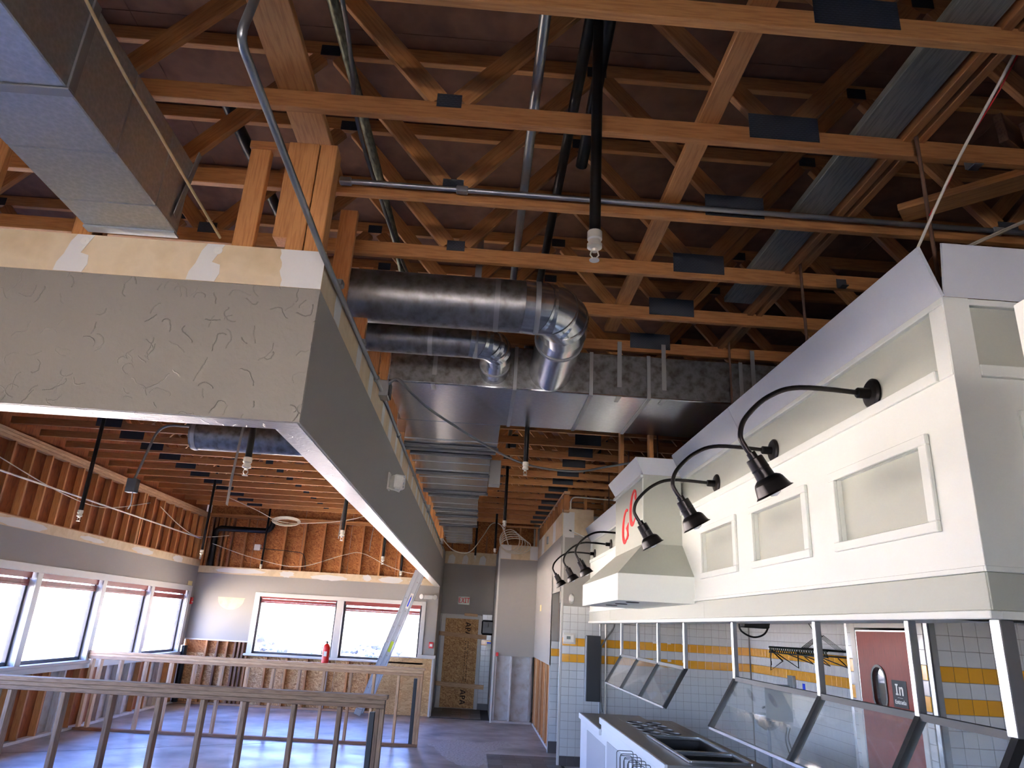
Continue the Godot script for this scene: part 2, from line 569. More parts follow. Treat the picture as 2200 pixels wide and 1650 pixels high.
func outside() -> void:
	var o := shell("ground", "pale concrete lot outside the windows")
	pbox(o, "slab", Vector3(-90, -0.40, -110), Vector3(90, -0.12, 60), m.ground, 0.0)
	pbox(o, "added_dark_strip", Vector3(-11.0, -0.12, -8.5), Vector3(-5.92, -0.10, 20), m.added_asphalt, 0.0)  # unseen dark strips, added to cut light bounced up onto the deck
	pbox(o, "added_dark_strip", Vector3(-5.92, -0.12, 3.8), Vector3(9, -0.10, 12), m.added_asphalt, 0.0)
	# low pale wall across the lot, seen faintly through the left windows
	var w := thing("lot_wall", "pale low wall beyond the lot, seen through the left windows", "wall")
	pbox(w, "panel", Vector3(-30.2, -0.12, -46), Vector3(-30, 1.5, 4), m.stucco, 0.0)
	pbox(w, "coping", Vector3(-30.3, 1.5, -46), Vector3(-29.9, 1.6, 4), m.trim, 0.0)
	# bare young tree
	var t := thing("bare_tree", "slender bare tree with thin branches outside the third left window", "tree", "", Vector3(-15.2, -0.12, -35.5))
	var q := MB.new()
	q.tube([Vector3.ZERO, Vector3(0.05, 1.2, 0), Vector3(-0.04, 2.6, 0.05), Vector3(0.05, 3.4, 0)], 0.16, 8)
	part(t, "trunk", q.mesh(), m.bark)
	var r := RandomNumberGenerator.new()
	r.seed = 21
	for k in 11:
		var a := TAU * k / 11.0 + r.randf_range(-0.2, 0.2)
		var h := r.randf_range(2.3, 3.4)
		var s := Vector3(0, h, 0)
		var b := MB.new()
		var e := s + Vector3(cos(a) * 0.9, 0.8, sin(a) * 0.9)
		var tip := e + Vector3(cos(a) * 0.7, r.randf_range(0.0, 0.7), sin(a) * 0.7)
		b.tube([s, s.lerp(e, 0.5) + Vector3(0, 0.08, 0), e, tip], 0.035, 5)
		for j in 4:
			var p := s.lerp(tip, 0.45 + 0.13 * j)
			b.tube([p, p + Vector3(r.randf_range(-0.5, 0.5), r.randf_range(0.0, 0.5), r.randf_range(-0.5, 0.5))], 0.016, 4)
		part(t, "branch", b.mesh(), m.bark)
	# bank of broken rock behind the building
	var bank := MultiMeshInstance3D.new()
	bank.name = "rock_bank"
	var stone := MB.new()
	stone.lathe([Vector2(0, -0.4), Vector2(0.42, -0.25), Vector2(0.5, 0.05), Vector2(0.3, 0.36), Vector2(0, 0.42)], Vector3.ZERO, Basis(), 6)
	var mm := MultiMesh.new()
	mm.transform_format = MultiMesh.TRANSFORM_3D
	mm.mesh = stone.mesh()
	mm.instance_count = 900
	for k in 900:
		var x := r.randf_range(-11.0, 6.0)
		var d := r.randf()
		var p := Vector3(x, -0.2 + d * 0.75 + 0.25 * sin(x * 1.3), -27.0 - d * 2.6)
		var s := r.randf_range(0.22, 0.55)
		mm.set_instance_transform(k, Transform3D(Basis.from_euler(Vector3(r.randf() * 6, r.randf() * 6, r.randf() * 6)).scaled(Vector3(s, s * 0.8, s)), p))
	bank.multimesh = mm
	bank.material_override = m.rock
	add_child(bank)
	bank.set_meta("kind", "stuff")
	tag(bank, "bank of broken grey rocks outside the far windows", "rocks")

func floor_and_roof() -> void:
	var f := shell("floor", "bare grey concrete floor with dark quarry tile strips")
	pbox(f, "slab", Vector3(-5.85, -0.12, -17.0), Vector3(6.7, 0.0, 3.75), m.concrete, 0.0)
	# thin-set residue and bare patches where flooring was torn up
	for a in [["residue", [[-1.50, -13.5], [-1.25, -14.5], [-0.75, -14.75], [-0.1, -14.55], [0.35, -14.6], [0.30, -14.2], [-0.35, -13.95], [-0.55, -13.3], [-0.95, -13.55], [-1.2, -13.2]], 0.002],
			["residue", [[0.42, -14.60], [1.15, -14.60], [1.05, -13.9], [0.75, -13.5], [0.50, -13.9]], 0.002],
			["residue", [[-0.55, -11.9], [-0.15, -12.5], [0.25, -12.2], [0.62, -12.6], [0.70, -12.1], [0.30, -11.45], [0.28, -10.4], [-0.05, -10.3], [-0.30, -11.0]], 0.002],
			["bare", [[-0.45, -13.2], [0.0, -13.9], [0.6, -13.6], [1.0, -13.3], [0.95, -12.7], [0.2, -12.75], [-0.2, -12.45]], 0.001]]:
		var pl := PackedVector2Array()
		for i in a[1].size():
			var p := Vector2(a[1][i][0], a[1][i][1])
			var q2 := Vector2(a[1][(i + 1) % a[1].size()][0], a[1][(i + 1) % a[1].size()][1])
			for k in 7:
				var c := p.lerp(q2, k / 7.0)
				pl.append(c + Vector2(rng.randf_range(-0.045, 0.045), rng.randf_range(-0.07, 0.07)))
		if Geometry2D.triangulate_polygon(pl).is_empty():
			continue
		var q := MB.new()
		q.prism(pl, a[2], Transform3D(Basis(Vector3(1, 0, 0), Vector3(0, 0, 1), Vector3(0, -1, 0)), Vector3(0, a[2] + 0.0005, 0)))
		part(f, "residue_patch", q.mesh(), m[a[0]])
	# quarry tile beside the serving line and inside the back door
	var tile := bx(Vector3(0.196, 0.008, 0.196), 0.002)
	for a in [[0.32, 1.36, -11.25, -7.0], [-0.72, 0.46, -16.72, -15.02]]:
		pbox(f, "tile_bed", Vector3(a[0], 0.0, a[2]), Vector3(a[1], 0.003, a[3]), m.grout_dark, 0.0)
		var nx := int((a[1] - a[0]) / 0.2)
		var nz := int((a[3] - a[2]) / 0.2)
		for i in nx:
			for k in nz:
				part(f, "floor_tile", tile, m.quarry[rng.randi() % 3], Vector3(a[0] + 0.1 + 0.2 * i, 0.005, a[2] + 0.1 + 0.2 * k))
	# saw joint in the slab
	var j := MB.new()
	j.bar(Vector3(-5.6, 0.0005, -9.6), Vector3(-0.9, 0.0005, -12.4), 0.008, 0.001)
	part(f, "saw_joint", j.mesh(), m.grout_dark)
	var c := shell("ceiling", "dark wooden roof deck above the open trusses")
	for i in 6:
		for k in 9:
			pbox(c, "deck_panel", Vector3(-6.9 + i * 2.44 + 0.003, 4.70, -17.6 + k * 2.44 + 0.003), Vector3(-6.9 + (i + 1) * 2.44, 4.72, -17.6 + (k + 1) * 2.44), m.deck, 0.0)
	pbox(c, "roofing", Vector3(-7.0, 4.721, -17.7), Vector3(7.8, 4.80, 4.5), m.roof_out, 0.0)
	pbox(c, "added_porch_roof", Vector3(-7.0, 2.75, 3.76), Vector3(7.8, 2.9, 7.6), m.roof_out, 0.0)  # unseen porch, added to shade the ground so less light bounces inside

# a tile wall: u runs along it, n out of it. Rows counted from v0; yellow rows are given by height.
func tiles(wall: Node3D, o: Vector3, u: Vector3, n: Vector3, cols: int, v0: float, rows: int, most := 300) -> void:
	var ts := 0.1085
	var mesh := bx(Vector3(0.105, 0.105, 0.007), 0.002)
	var b := Basis(u, Vector3.UP, n)
	var rest := {}
	var made := 0
	for r in range(rows - 1, -1, -1):
		for c in cols:
			var y := v0 + (r + 0.5) * ts
			var at := o + u * ((c + 0.5) * ts) + Vector3(0, y, 0) + n * 0.0035
			var mt: Material = m.tile_yellow if (absf(y - 1.64) < 0.054 or absf(y - 1.423) < 0.054) else m.tile_white
			if made < most:
				part(wall, "wall_tile", mesh, mt, at, b)
				made += 1
			else:
				if not rest.has(mt):
					rest[mt] = MB.new()
				rest[mt].box(at, Vector3(0.105, 0.105, 0.007), b)
	for mt in rest:
		var s := part(wall, "wall_tile_field", rest[mt].mesh(), mt)
		s.set_meta("kind", "stuff")

func window(idx: int, label: String, o: Vector3, u: Vector3, n: Vector3, w: float, h: float) -> void:
	# o: lower corner on the inner wall face; u along the wall, n into the room
	var win := shell("window_%d" % idx, label)
	var b := Basis(u, Vector3.UP, n)
	var d := 0.045
	var z := -0.11
	for a in [["frame_side", Vector3(d / 2, h / 2, z), Vector3(d, h, 0.06)], ["frame_side", Vector3(w - d / 2, h / 2, z), Vector3(d, h, 0.06)],
			["frame_rail", Vector3(w / 2, d / 2, z), Vector3(w - 2 * d, d, 0.06)], ["frame_rail", Vector3(w / 2, h - d / 2, z), Vector3(w - 2 * d, d, 0.06)]]:
		part(win, a[0], bx(a[2], 0.003), m.frame_alu, o + b * a[1], b)
	part(win, "pane", bx(Vector3(w - 2 * d, h - 2 * d, 0.006), 0.0), m.glass, o + b * Vector3(w / 2, h / 2, z), b)

func blind(label: String, o: Vector3, u: Vector3, n: Vector3, w: float, h: float, drop: float) -> void:
	# raised wooden blind: headrail, stacked slats, bottom rail
	var t := thing("window_blind", label, "blind", "raised red wooden blinds", o + u * w / 2 + Vector3(0, h, 0))
	var b := Basis(u, Vector3.UP, n)
	part(t, "valance", bx(Vector3(w - 0.06, drop * 0.56, 0.012), 0.003), m.blind, b * Vector3(0, -drop * 0.28, -0.015), b)
	part(t, "headrail", bx(Vector3(w - 0.06, 0.035, 0.045), 0.002), m.blind, b * Vector3(0, -0.03, -0.045), b)
	for k in 8:
		part(t, "slat", bx(Vector3(w - 0.08, 0.0062, 0.048), 0.001), m.blind, b * Vector3(0, -drop + 0.032 + 0.0064 * k, -0.045), b)
	part(t, "bottom_rail", bx(Vector3(w - 0.08, 0.028, 0.05), 0.003), m.blind, b * Vector3(0, -drop + 0.014, -0.045), b)
	for s in [-0.36, 0.0, 0.36]:
		part(t, "ladder_tape", bx(Vector3(0.012, drop - 0.06, 0.001), 0.0), m.blind, b * Vector3(s * w, -drop / 2 - 0.02, -0.019), b)

func wall_left() -> void:
	var w := shell("wall_left", "stripped left wall with bare studs above and below its row of windows")
	var z0 := BACK_Z - 0.1
	var z1 := 3.6
	var x := LEFT_X
	pbox(w, "upper_sheathing", Vector3(x - 0.115, 2.14, z0), Vector3(x - 0.10, 4.70, z1), m.sheath, 0.0)
	pbox(w, "outer_wall", Vector3(x - 0.20, 2.14, z0), Vector3(x - 0.116, 4.70, z1), m.stucco, 0.0)
	pbox(w, "outer_wall", Vector3(x - 0.20, -0.12, z0), Vector3(x - 0.116, 0.90, z1), m.stucco, 0.0)
	# upper studs and doubled top plate
	lum(w, "bottom_plate", Vector3(x - 0.046, 2.70, z0), Vector3(x - 0.046, 2.70, z1), 0.089, 0.038, "stud")
	for k in 3:
		lum(w, "top_plate", Vector3(x - 0.046, 3.585 + 0.04 * k, z0), Vector3(x - 0.046 + 0.012 * (k % 2), 3.585 + 0.04 * k, z1), 0.089, 0.038, "pale")
	var z := -15.05
	while z < 3.4:
		lum(w, "stud", Vector3(x - 0.046, 2.72, z), Vector3(x - 0.046, 3.565, z), 0.089, 0.038, "stud")
		z += 0.40
	for zz in [-12.32, -12.22, -14.98, -15.12]:
		lum(w, "stud", Vector3(x - 0.046, 2.72, zz), Vector3(x - 0.046, 3.565, zz), 0.089, 0.038, "stud")
	# drywall band: painted below, bare paper along its upper edge
	pbox(w, "drywall", Vector3(x - 0.013, 2.14, z0), Vector3(x, 2.575, z1), m.paint, 0.0)
	pbox(w, "bare_drywall", Vector3(x - 0.013, 2.5755, z0), Vector3(x - 0.001, 2.705, z1), m.raw, 0.0)
	pbox(w, "drywall", Vector3(x - 0.013, 1.06, BACK_Z), Vector3(x, 2.14, -14.90), m.paint, 0.0)
	for a in [[-9.2, 1.0, 0.115], [-10.9, 0.7, 0.07], [-12.6, 0.8, 0.10], [-14.1, 0.45, 0.12], [-7.4, 0.9, 0.1]]:
		var pl := PackedVector2Array()
		for k in 22:
			var g := TAU * k / 22.0
			pl.append(Vector2(cos(g) * a[1] / 2 + rng.randf_range(-0.04, 0.04), sin(g) * a[2] / 2 + rng.randf_range(-0.008, 0.008)))
		var q := MB.new()
		q.prism(pl, 0.0015, Transform3D(Basis(Vector3(0, 0, -1), Vector3.UP, Vector3(1, 0, 0)), Vector3(x - 0.0008, 2.635, a[0])))
		part(w, "joint_compound", q.mesh(), m.mud)
	# below the windows: sill plate, studs, boards between them
	pbox(w, "window_sill", Vector3(x - 0.15, 0.90, z0), Vector3(x + 0.035, 0.945, z1), m.trim, 0.004)
	pbox(w, "apron", Vector3(x - 0.09, 0.83, z0), Vector3(x + 0.012, 0.899, z1), m.trim, 0.003)
	lum(w, "bottom_plate", Vector3(x - 0.046, 0.02, z0), Vector3(x - 0.046, 0.02, z1), 0.089, 0.038, "bleached")
	z = -15.05
	var k2 := 0
	while z < 3.3:
		lum(w, "stud", Vector3(x - 0.046, 0.04, z), Vector3(x - 0.046, 0.83, z), 0.089, 0.038, "bleached" if (k2 in [2, 5, 6, 7, 10]) else "stud")
		var gb := k2 in [1, 2, 4, 5, 6, 10, 13]
		pbox(w, "bay_board", Vector3(x - 0.113, 0.0, z - 0.2), Vector3(x - 0.094, 0.899, z + 0.199), m.greyboard if gb else m.sheath, 0.0)
		z += 0.40
		k2 += 1
	# windows in a long row, boxed posts between them
	var edges := []
	for i in 11:
		edges.append(-14.97 + 1.716 * i)
	var names := ["last", "third", "second", "first", "off-frame fifth", "off-frame sixth", "off-frame seventh", "off-frame eighth", "off-frame ninth", "off-frame tenth"]
	pbox(w, "inner_wall", Vector3(x - 0.115, 0.90, edges[8] + 0.055), Vector3(x - 0.0005, 2.139, z1), m.paint, 0.0)
	pbox(w, "outer_wall", Vector3(x - 0.20, 0.90, edges[8] + 0.055), Vector3(x - 0.116, 2.14, z1), m.stucco, 0.0)
	for i in 8:
		var a: float = edges[i] + 0.055
		var ww := 1.716 - 0.11
		window(i + 1, "%s window in the left wall counted from the near end" % names[i] if i < 4 else "left wall window beside the camera, outside the picture", Vector3(x, 0.945, a + ww), Vector3(0, 0, -1), Vector3(1, 0, 0), ww, 1.195)
		var where: String = ["beside the far left corner", "in the window with the bare tree", "in the window second from the left edge", "in the window cut by the left edge"][i] if i < 4 else "in left wall window %s" % names[i]
		blind("raised red wooden blind " + where, Vector3(x - 0.03, 0.945, a + ww), Vector3(0, 0, -1), Vector3(1, 0, 0), ww, 1.195, 0.225)
	for i in 9:
		var e: float = edges[i]
		pbox(w, "window_post", Vector3(x - 0.15, 0.945, e - 0.055), Vector3(x - 0.001, 2.139, e + 0.055), m.frame_in, 0.004)
		pbox(w, "post_casing", Vector3(x, 0.945, e - 0.06), Vector3(x + 0.018, 2.085, e + 0.06), m.trim, 0.003)
	pbox(w, "head_casing", Vector3(x, 2.085, edges[0] - 0.06), Vector3(x + 0.02, 2.185, edges[8] + 0.06), m.trim, 0.003)

func wall_back() -> void:
	var w := shell("wall_back", "far wall with two windows, strand board showing above and below")
	var z := BACK_Z
	var x0 := LEFT_X - 0.2
	var x1 := SOFFIT_X - 0.02
	var bk := z - 0.115
	# sheathing sheets
	for i in 5:
		var a := LEFT_X + i * 1.0
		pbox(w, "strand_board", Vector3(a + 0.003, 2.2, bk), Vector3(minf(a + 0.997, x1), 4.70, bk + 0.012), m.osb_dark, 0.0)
		if i < 4:
			pbox(w, "strand_board", Vector3(a + 0.003, 0.0, bk), Vector3(a + 0.997, 0.93, bk + 0.012), m.osb, 0.0)
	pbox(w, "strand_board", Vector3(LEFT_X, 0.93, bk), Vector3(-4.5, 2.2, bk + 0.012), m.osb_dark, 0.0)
	pbox(w, "strand_board", Vector3(-1.0, 0.0, bk), Vector3(x1, 2.2, bk + 0.012), m.osb, 0.0)
	pbox(w, "strand_board", Vector3(-1.7, 0.0, bk), Vector3(-1.0, 0.93, bk + 0.012), m.osb, 0.0)
	pbox(w, "outer_wall", Vector3(x0, 2.13, bk - 0.08), Vector3(x1, 4.70, bk - 0.001), m.stucco, 0.0)
	pbox(w, "outer_wall", Vector3(x0, -0.12, bk - 0.08), Vector3(x1, 0.95, bk - 0.001), m.stucco, 0.0)
	pbox(w, "outer_wall", Vector3(x0, 0.95, bk - 0.08), Vector3(-4.46, 2.13, bk - 0.001), m.stucco, 0.0)
	pbox(w, "outer_wall", Vector3(-0.98, 0.95, bk - 0.08), Vector3(x1, 2.13, bk - 0.001), m.stucco, 0.0)
	# studs above
	var x := LEFT_X + 0.03
	while x < x1:
		lum(w, "stud", Vector3(x, 2.58, z - 0.05), Vector3(x, 3.60, z - 0.05), 0.038, 0.089, "stud")
		x += 0.405
	for xx in [-5.58, -5.50, -5.35, -5.15]:
		lum(w, "stud", Vector3(xx, 2.58, z - 0.05), Vector3(xx, 3.60, z - 0.05), 0.038, 0.089, "old")
	lum(w, "top_plate", Vector3(x0 + 0.1, 3.62, z - 0.05), Vector3(x1, 3.62, z - 0.05), 0.089, 0.038, "stud")
	lum(w, "top_plate", Vector3(x0 + 0.1, 3.66, z - 0.05), Vector3(x1, 3.66, z - 0.05), 0.089, 0.038, "stud")
	# studs below
	x = LEFT_X + 0.03
	while x < -1.75:
		var top := 1.17 if x < -4.5 else 0.92
		lum(w, "stud", Vector3(x, 0.04, z - 0.05), Vector3(x, top, z - 0.05), 0.038, 0.089, "bleached" if absf(x + 2.85) < 0.3 else "stud")
		x += 0.405
	for xx in [-5.05, -4.70, -4.62, -4.54]:
		lum(w, "stud", Vector3(xx, 0.04, z - 0.05), Vector3(xx, 1.17, z - 0.05), 0.038, 0.089, "old")
	lum(w, "bottom_plate", Vector3(x0 + 0.1, 0.02, z - 0.05), Vector3(x1, 0.02, z - 0.05), 0.089, 0.038, "pale")
	# drywall around the windows
	pbox(w, "drywall", Vector3(LEFT_X, 2.13, z - 0.013), Vector3(x1, 2.46, z), m.paint, 0.0)
	pbox(w, "bare_drywall", Vector3(LEFT_X, 2.4605, z - 0.013), Vector3(x1, 2.60, z - 0.001), m.raw, 0.0)
	pbox(w, "drywall", Vector3(LEFT_X, 1.19, z - 0.013), Vector3(-4.45, 2.13, z), m.paint, 0.0)
	pbox(w, "drywall", Vector3(-1.0, 1.06, z - 0.013), Vector3(x1, 2.13, z), m.paint, 0.0)
	pbox(w, "edge_bead", Vector3(LEFT_X, 1.17, z - 0.02), Vector3(-4.42, 1.195, z + 0.006), m.trim, 0.0)
	for a in [[-4.85, 2.53, 1.05, 0.10], [-3.05, 2.50, 0.75, 0.11], [-1.75, 2.53, 0.5, 0.12], [-2.25, 2.54, 0.2, 0.12], [-1.25, 2.5, 0.25, 0.11], [-3.9, 2.52, 0.3, 0.12]]:
		var pl := PackedVector2Array()
		for k in 20:
			var g := TAU * k / 20.0
			pl.append(Vector2(cos(g) * a[2] / 2 + rng.randf_range(-0.03, 0.03), sin(g) * a[3] / 2 + rng.randf_range(-0.01, 0.01)))
		var q := MB.new()
		q.prism(pl, 0.0015, Transform3D(Basis(), Vector3(a[0], a[1], z - 0.0008)))
		part(w, "joint_compound", q.mesh(), m.mud)
	# bare oval left by a removed sconce
	var ov := PackedVector2Array()
	for k in 24:
		var g := PI + PI * k / 23.0
		ov.append(Vector2(cos(g) * 0.26, sin(g) * 0.21))
	ov.append(Vector2(0.28, 0.025))
	ov.append(Vector2(-0.27, 0.025))
	var oq := MB.new()
	oq.prism(ov, 0.001, Transform3D(Basis(), Vector3(-4.93, 1.98, z)))
	part(w, "bare_spot", oq.mesh(), m.raw)
	# window casing and two windows
	for a in [[-4.46, -4.36, 0.97, 2.14], [-2.79, -2.66, 0.97, 2.06], [-1.06, -0.98, 0.97, 2.14]]:
		pbox(w, "window_casing", Vector3(a[0], a[2], z), Vector3(a[1], a[3], z + 0.02), m.trim, 0.003)
	pbox(w, "window_casing", Vector3(-4.36, 2.06, z), Vector3(-1.06, 2.14, z + 0.02), m.trim, 0.003)
	pbox(w, "window_post", Vector3(-2.79, 0.97, z - 0.15), Vector3(-2.66, 2.13, z), m.frame_in, 0.003)
	pbox(w, "window_jamb", Vector3(-4.46, 0.97, z - 0.15), Vector3(-4.38, 2.13, z), m.frame_in, 0.003)
	pbox(w, "window_jamb", Vector3(-1.06, 0.97, z - 0.15), Vector3(-0.98, 2.13, z), m.frame_in, 0.003)
	pbox(w, "window_sill", Vector3(-4.50, 0.93, z - 0.15), Vector3(-0.94, 0.97, z + 0.05), m.trim, 0.004)
	window(11, "left one of the two windows in the far wall", Vector3(-4.38, 0.97, z), Vector3(1, 0, 0), Vector3(0, 0, 1), 1.59, 1.16)
	window(12, "right one of the two windows in the far wall, behind the ladder", Vector3(-2.66, 0.97, z), Vector3(1, 0, 0), Vector3(0, 0, 1), 1.60, 1.16)
	blind("raised red wooden blind in the left far window, behind the extinguisher", Vector3(-4.38, 0.97, z - 0.03), Vector3(1, 0, 0), Vector3(0, 0, 1), 1.59, 1.16, 0.19)
	blind("raised red wooden blind in the right far window, crossed by the ladder", Vector3(-2.66, 0.97, z - 0.03), Vector3(1, 0, 0), Vector3(0, 0, 1), 1.60, 1.16, 0.26)
	# white ledge at the right end
	pbox(w, "ledge", Vector3(-1.06, 1.06, z - 0.013), Vector3(-0.70, 1.12, z + 0.06), m.trim, 0.004)
	pbox(w, "corner_post", Vector3(-0.80, 0.0, z - 0.10), Vector3(-0.70, 1.06, z + 0.02), m.trim, 0.003)

func hall_walls() -> void:
	# hall to the back door
	var w := shell("wall_hall", "grey painted end wall of the hall around the boarded back door")
	var z := HALL_Z
	pbox(w, "drywall", Vector3(SOFFIT_X - 0.02, 1.95, z - 0.013), Vector3(0.46, 3.05, z), m.paint, 0.0)
	pbox(w, "bare_drywall", Vector3(SOFFIT_X - 0.02, 3.0505, z - 0.013), Vector3(0.46, 3.33, z - 0.001), m.raw, 0.0)
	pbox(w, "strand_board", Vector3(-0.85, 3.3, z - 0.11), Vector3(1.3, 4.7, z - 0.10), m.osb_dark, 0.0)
	for k in 4:
		lum(w, "stud", Vector3(-0.6 + 0.4 * k, 3.33, z - 0.05), Vector3(-0.6 + 0.4 * k, 3.72, z - 0.05), 0.038, 0.089, "old")
	pbox(w, "left_return", Vector3(SOFFIT_X - 0.12, 0.0, z), Vector3(SOFFIT_X - 0.02, 3.3, BACK_Z - 0.2), m.paint, 0.0)
	for a in [[-0.60, 0.16], [-0.28, 0.13], [0.12, 0.15]]:
		var pl := PackedVector2Array([Vector2(-a[1] / 2, 0), Vector2(a[1] / 2, 0), Vector2(a[1] * 0.6, 0.14), Vector2(a[1] * 0.2, 0.21), Vector2(-a[1] * 0.3, 0.17)])
		var q := MB.new()
		q.prism(pl, 0.0015, Transform3D(Basis(), Vector3(a[0], 3.06, z - 0.0008)))
		part(w, "joint_compound", q.mesh(), m.mud)
	pbox(w, "grout", Vector3(0.19, 0.0, z - 0.02), Vector3(0.46, 2.06, z + 0.001), m.grout, 0.0)
	tiles(w, Vector3(0.215, 0, z), Vector3(1, 0, 0), Vector3(0, 0, 1), 2, 0.13, 17, 300)
	pbox(w, "tile_base", Vector3(0.215, 0.0, z), Vector3(0.45, 0.125, z + 0.012), m.tile_base, 0.002)
	# boarded door
	var d := shell("door_1", "back door opening boarded over with strand board and two cross boards")
	pbox(d, "door_frame", Vector3(-0.70, 0.0, z - 0.05), Vector3(-0.61, 1.94, z + 0.03), m.trim, 0.003)
	pbox(d, "door_frame", Vector3(0.13, 0.0, z - 0.05), Vector3(0.21, 1.94, z + 0.03), m.trim, 0.003)
	pbox(d, "door_frame", Vector3(-0.61, 1.86, z - 0.05), Vector3(0.13, 1.94, z + 0.03), m.trim, 0.003)
	pbox(d, "strand_board", Vector3(-0.615, 0.02, z - 0.03), Vector3(0.135, 1.865, z + 0.005), m.osb, 0.0)
	lum(d, "cross_board", Vector3(-0.75, 1.53, z + 0.05), Vector3(0.33, 1.49, z + 0.05), 0.038, 0.089, "pale")
	lum(d, "cross_board", Vector3(-0.77, 0.50, z + 0.05), Vector3(0.33, 0.46, z + 0.05), 0.038, 0.089, "pale")
	lum(d, "wood_block", Vector3(-0.20, 1.955, z + 0.04), Vector3(0.10, 1.945, z + 0.04), 0.038, 0.06, "pale")
	for a in [[0.02, 1.64, 0.12, "APA"], [0.0, 0.24, 0.12, "APA"]]:
		var tm := TextMesh.new()
		tm.text = a[3]
		tm.font = sysfont("Droid Sans", 700)
		tm.font_size = 64
		tm.pixel_size = a[2] / 48.0
		tm.depth = 0.002
		part(d, "stamp", tm, m.ink, Vector3(a[0] - 0.12, a[1], z + 0.0065), Basis(Vector3(0, 0, 1), -PI / 2))
	# rows of printed marks running down the board
	var marks := MB.new()
	for c in 2:
		for k in 40:
			if rng.randf() < 0.75:
				marks.box(Vector3(-0.13 + 0.055 * c, 1.38 - 0.021 * k, z + 0.0055), Vector3(rng.randf_range(0.012, 0.034), 0.010, 0.001))
	var mk := part(d, "print_rows", marks.mesh(), m.ink)
	mk.set_meta("kind", "stuff")
	# alcove block whose lower drywall is gone
	var a := shell("wall_alcove", "grey hall wall block with bare studs along its lower part")
	var az := -14.75
	pbox(a, "drywall", Vector3(0.46, 1.20, az - 0.013), Vector3(1.24, 3.05, az), m.paint, 0.0)
	pbox(a, "bare_drywall", Vector3(0.46, 3.0505, az - 0.013), Vector3(1.24, 3.34, az - 0.001), m.raw, 0.0)
	pbox(a, "joint_compound", Vector3(0.46, 3.06, az - 0.001), Vector3(0.69, 3.34, az + 0.0005), m.mud, 0.0)
	pbox(a, "joint_compound", Vector3(1.08, 3.06, az - 0.001), Vector3(1.24, 3.33, az + 0.0005), m.mud, 0.0)
	pbox(a, "backing", Vector3(0.46, 0.0, az - 0.115), Vector3(1.24, 1.25, az - 0.10), m.greyboard, 0.0)
	pbox(a, "side_drywall", Vector3(0.447, 0.0, HALL_Z), Vector3(0.46, 3.3, az), m.paint, 0.0)
	pbox(a, "corner_bead", Vector3(0.44, 0.0, az - 0.02), Vector3(0.475, 3.3, az + 0.003), m.trim, 0.0)
	for x in [0.50, 0.80, 1.19]:
		lum(a, "stud", Vector3(x, 0.04, az - 0.05), Vector3(x, 1.2, az - 0.05), 0.038, 0.089, "bleached")
	lum(a, "bottom_plate", Vector3(0.46, 0.02, az - 0.05), Vector3(1.24, 0.02, az - 0.05), 0.089, 0.038, "bleached")
	for x in [0.50, 0.86, 1.20]:
		lum(a, "stud", Vector3(x, 3.34, az - 0.05), Vector3(x, 3.70, az - 0.05), 0.038, 0.089, "stud")
	lum(a, "top_plate", Vector3(0.46, 3.72, az - 0.05), Vector3(1.24, 3.72, az - 0.05), 0.089, 0.038, "stud")
	# right hall wall, x = 1.24
	var r := shell("wall_right", "pale hall wall on the right, studs bare below and above")
	var rx := 1.24
	pbox(r, "drywall", Vector3(rx, 1.21, az), Vector3(rx + 0.013, 3.08, -11.66), m.paint, 0.0)
	pbox(r, "drywall", Vector3(rx, 2.28, -11.66), Vector3(rx + 0.013, 3.08, -10.65), m.paint, 0.0)
	pbox(r, "bare_drywall", Vector3(rx + 0.001, 3.0805, az), Vector3(rx + 0.013, 3.43, -10.65), m.raw, 0.0)
	pbox(r, "joint_compound", Vector3(rx, 3.09, -13.9), Vector3(rx + 0.002, 3.42, -13.4), m.mud, 0.0)
	pbox(r, "joint_compound", Vector3(rx, 3.09, -11.9), Vector3(rx + 0.002, 3.42, -11.5), m.mud, 0.0)
	pbox(r, "backing", Vector3(rx + 0.10, 0.0, az), Vector3(rx + 0.112, 3.75, -11.66), m.osb_dark, 0.0)
	var z2 := az + 0.05
	var kk := 0
	while z2 < -11.65:
		lum(r, "stud", Vector3(rx + 0.057, 0.04, z2), Vector3(rx + 0.057, 1.21, z2), 0.089, 0.038, "pale" if kk % 3 == 1 else "stud")
		z2 += 0.3
		kk += 1
	lum(r, "bottom_plate", Vector3(rx + 0.057, 0.02, az), Vector3(rx + 0.057, 0.02, -11.66), 0.089, 0.038, "bleached")
	z2 = az + 0.1
	while z2 < -10.6:
		lum(r, "stud", Vector3(rx + 0.057, 3.43, z2), Vector3(rx + 0.057, 3.70, z2), 0.089, 0.038, "stud")
		z2 += 0.4
	lum(r, "top_plate", Vector3(rx + 0.057, 3.72, az), Vector3(rx + 0.057, 3.72, -10.56), 0.089, 0.038, "pale")
	lum(r, "bottom_rail", Vector3(rx + 0.057, 3.44, az), Vector3(rx + 0.057, 3.44, -10.56), 0.089, 0.03, "pale")
	# wall behind the opening
	pbox(r, "opening_wall", Vector3(rx, 1.585, -11.78), Vector3(2.4, 2.6, -11.66), m.paint, 0.0)
	pbox(r, "opening_grout", Vector3(rx, 0.0, -11.78), Vector3(2.4, 1.585, -11.66), m.grout, 0.0)
	tiles(r, Vector3(rx + 0.005, 0, -11.66), Vector3(1, 0, 0), Vector3(0, 0, 1), 6, 0.16, 13, 300)
	pbox(r, "tile_base", Vector3(rx, 0.0, -11.66), Vector3(2.4, 0.155, -11.645), m.tile_base, 0.002)

func sysfont(called: String, weight := 400) -> SystemFont:
	var f := SystemFont.new()
	f.font_names = PackedStringArray([called])
	f.font_weight = weight
	return f

